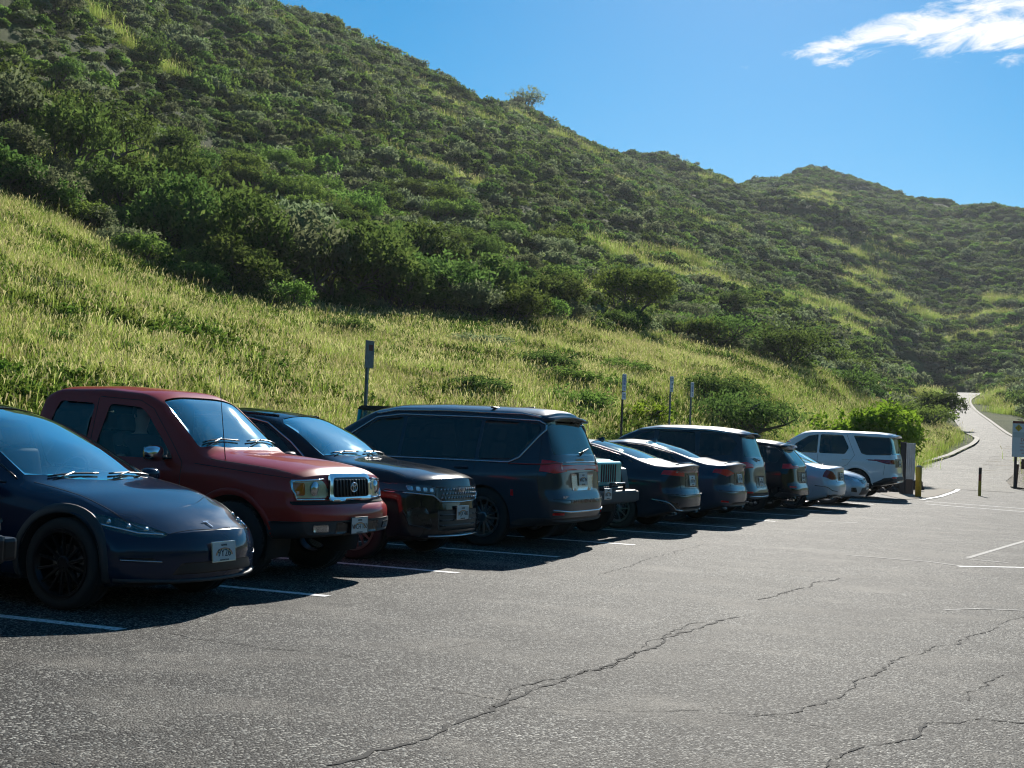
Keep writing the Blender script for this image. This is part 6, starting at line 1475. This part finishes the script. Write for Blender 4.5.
# notice board on the right
bx, by, _ = at_range(1029, 470, 63); bz = max(0, float(terrain(np.array([bx]), np.array([by]))[0]))
e = empty('notice_board', (bx, by, bz), math.atan2(-by, -bx)+pi/2+.25); tag(e, 'trailhead notice board on dark posts at the right edge', 'notice board')
for xx in (-.55, .55):
    b = bmesh.new(); box(b, (xx, .05, 1.0), (.10, .10, 2.1), bevel=.01); obj('leg', b, M_POSTB, e, False)
b = bmesh.new(); box(b, (-.40, .35, .5), (.08, .08, 1.1), Matrix.Rotation(.25, 3, 'X'), bevel=.01); obj('brace', b, M_POSTB, e, False)
b = bmesh.new(); box(b, (0, 0, 2.08), (1.44, .05, 1.50), bevel=.01); bd = obj('board', b, M_SIGN, e, False)
M_PALE = simple('pale_grey_panel', (.62, .64, .62), .5); M_PINK = simple('faded_red_print', (.55, .12, .09), .6)
for nm, c_, s_, mt_ in [('header_band', (0, -.03, 2.79), (1.44, .012, .10), M_RED), ('info_band', (0, -.03, 2.26), (1.40, .012, .22), M_PALE)]:
    b = bmesh.new(); box(b, c_, s_); obj(nm, b, mt_, bd, False)
b = bmesh.new(); box(b, (-.48, -.032, 2.55), (.21, .012, .21), Matrix.Rotation(pi/4, 3, 'Y')); dm = obj('warning_diamond', b, MT['rainbow_b'] if False else simple('warning_yellow', (.65, .42, .02), .5), bd, False)
t = link_mesh('warning_mark', text_mesh('!', .2, .002), MT['ink'], dm, False); t.location = (-.48, -.041, 2.55); t.rotation_euler = (pi/2, 0, 0)
for txt_, z_, s_, mt_ in (('DANGER', 2.05, .19, M_PINK), ('NO DRINKING WATER', 1.90, .08, M_PINK), ('STAY ON PAVED TRAIL', 1.76, .08, M_PINK), ('NO DOGS OFF LEASH', 1.62, .08, M_PINK), ('WALK WITH CARE', 1.48, .08, M_PINK)):
    t = link_mesh('board_text', text_mesh(txt_, s_, .002), mt_, bd, False); t.location = (0, -.03, z_); t.rotation_euler = (pi/2, 0, 0)
b = bmesh.new(); box(b, (.15, 0, 1.04), (.95, .04, .42), bevel=.01); lb = obj('lower_sign', b, simple('brown_sign', (.12, .05, .03), .6, noise=.2), e, False)
t = link_mesh('lower_sign_text', text_mesh('TRAIL', .13, .002), M_PALE, lb, False); t.location = (.1, -.025, 1.04); t.rotation_euler = (pi/2, 0, 0)
# ------------------------------------------------------------------ the passenger
def skin_body(name, joints, edges, mat, levels=2):
    me = bpy.data.meshes.new(name); me.from_pydata([j[0] for j in joints], edges, []); me.update()
    o = bpy.data.objects.new(name, me); COL.objects.link(o); md = o.modifiers.new('s', 'SKIN'); md.use_smooth_shade = True
    for v, j in zip(me.skin_vertices[0].data, joints): v.radius = (j[1], j[2] if len(j) > 2 else j[1])
    me.skin_vertices[0].data[0].use_root = True
    ss = o.modifiers.new('u', 'SUBSURF'); ss.levels = levels; ss.render_levels = levels
    bpy.context.view_layer.update(); dg = bpy.context.evaluated_depsgraph_get(); m2 = bpy.data.meshes.new_from_object(o.evaluated_get(dg)); bpy.data.objects.remove(o)
    return m2
# truck frame: world = truck origin + local; seat base about 0.78 + .08
ox, oy = TRUCK.root.location.x-2.42, TRUCK.root.location.y-.36
J = [((0, 0, .84), .15, .13), ((-.04, 0, 1.02), .13, .16), ((-.09, 0, 1.20), .12, .19), ((-.10, 0, 1.31), .07, .10), ((-.09, 0, 1.37), .052, .055), ((-.075, 0, 1.44), .075, .068), ((-.07, 0, 1.53), .098, .080), ((-.07, 0, 1.60), .078, .066),
     ((-.09, .19, 1.27), .062), ((-.02, .24, 1.03), .048), ((.18, .17, .95), .038), ((.25, .13, .96), .030), ((-.09, -.19, 1.27), .062), ((-.02, -.24, 1.03), .048), ((.18, -.17, .95), .038), ((.25, -.13, .96), .030),
     ((.18, .11, .86), .085), ((.42, .12, .86), .070), ((.50, .12, .66), .055), ((.56, .12, .50), .045), ((.18, -.11, .86), .085), ((.42, -.12, .86), .070), ((.50, -.12, .66), .055), ((.56, -.12, .50), .045)]
for sg in (1, -1):
    base = 11 if sg > 0 else 15
    for q in range(4):
        J += [((.29, sg*(.155-.02*q), .962), .010), ((.325, sg*(.150-.021*q), .950), .009), ((.34, sg*(.148-.02*q), .925), .008)]
    J += [((.27, sg*.085, .955), .011), ((.30, sg*.075, .95), .009)]
E_ = [(0, 1), (1, 2), (2, 3), (3, 4), (4, 5), (5, 6), (6, 7), (2, 8), (8, 9), (9, 10), (10, 11), (2, 12), (12, 13), (13, 14), (14, 15), (0, 16), (16, 17), (17, 18), (18, 19), (0, 20), (20, 21), (21, 22), (22, 23)]
for si, base in ((0, 11), (1, 15)):
    s0 = 24+si*14
    for q in range(4): E_ += [(base, s0+q*3), (s0+q*3, s0+q*3+1), (s0+q*3+1, s0+q*3+2)]
    E_ += [(base, s0+12), (s0+12, s0+13)]
me = skin_body('person', J, E_, MT['skin'])
# head turned slightly to the window: face features grown into the same mesh
bm = bmesh.new(); bm.from_mesh(me)
for v in bm.verts:
    x, y, z = v.co
    if z > 1.40:
        f = math.exp(-((y/.016)**2+((z-1.505)/.022)**2)); g2 = math.exp(-((y/.03)**2+((z-1.462)/.012)**2)); e2 = math.exp(-(((abs(y)-.03)/.014)**2+((z-1.528)/.011)**2))
        if x > -.05: v.co.x += .018*f+.006*g2-.008*e2
for sg in (1, -1):
    r_ = bmesh.ops.create_icosphere(bm, subdivisions=2, radius=.013); [setattr(v, 'co', Vector((v.co.x*.8+.008, v.co.y+sg*.031, v.co.z*.75+1.527))) for v in r_['verts']]
    r_ = bmesh.ops.create_icosphere(bm, subdivisions=2, radius=.03); [setattr(v, 'co', Vector((v.co.x*.6-.075, v.co.y*.3+sg*.083, v.co.z+1.515))) for v in r_['verts']]
p = obj('person', bm, MT['skin']); p.location = (ox+.04, oy-.02, 0.02); p.rotation_euler = (0, 0, -.45)
tag(p, 'person with dark hair and dark shirt sitting in the maroon pickup passenger seat', 'person')
J2 = [((0, 0, .84), .175, .155), ((-.04, 0, 1.02), .155, .185), ((-.09, 0, 1.20), .14, .205), ((-.10, 0, 1.30), .08, .11), ((-.09, .19, 1.27), .078), ((-.03, .235, 1.08), .066), ((-.09, -.19, 1.27), .078), ((-.03, -.235, 1.08), .066)]
sh = skin_body('shirt', J2, [(0, 1), (1, 2), (2, 3), (2, 4), (4, 5), (2, 6), (6, 7)], MT['shirt']); link_mesh('shirt', sh, MT['shirt'], p)
bm = bmesh.new(); bmesh.ops.create_uvsphere(bm, u_segments=24, v_segments=16, radius=1)
for v in bm.verts: v.co = Vector((v.co.x*.108-.088, v.co.y*.097, v.co.z*.118+1.555))
bmesh.ops.delete(bm, geom=[f for f in bm.faces if f.calc_center_median().x > -.035 and f.calc_center_median().z < 1.585], context='FACES')
obj('hair', bm, MT['hair'], p)
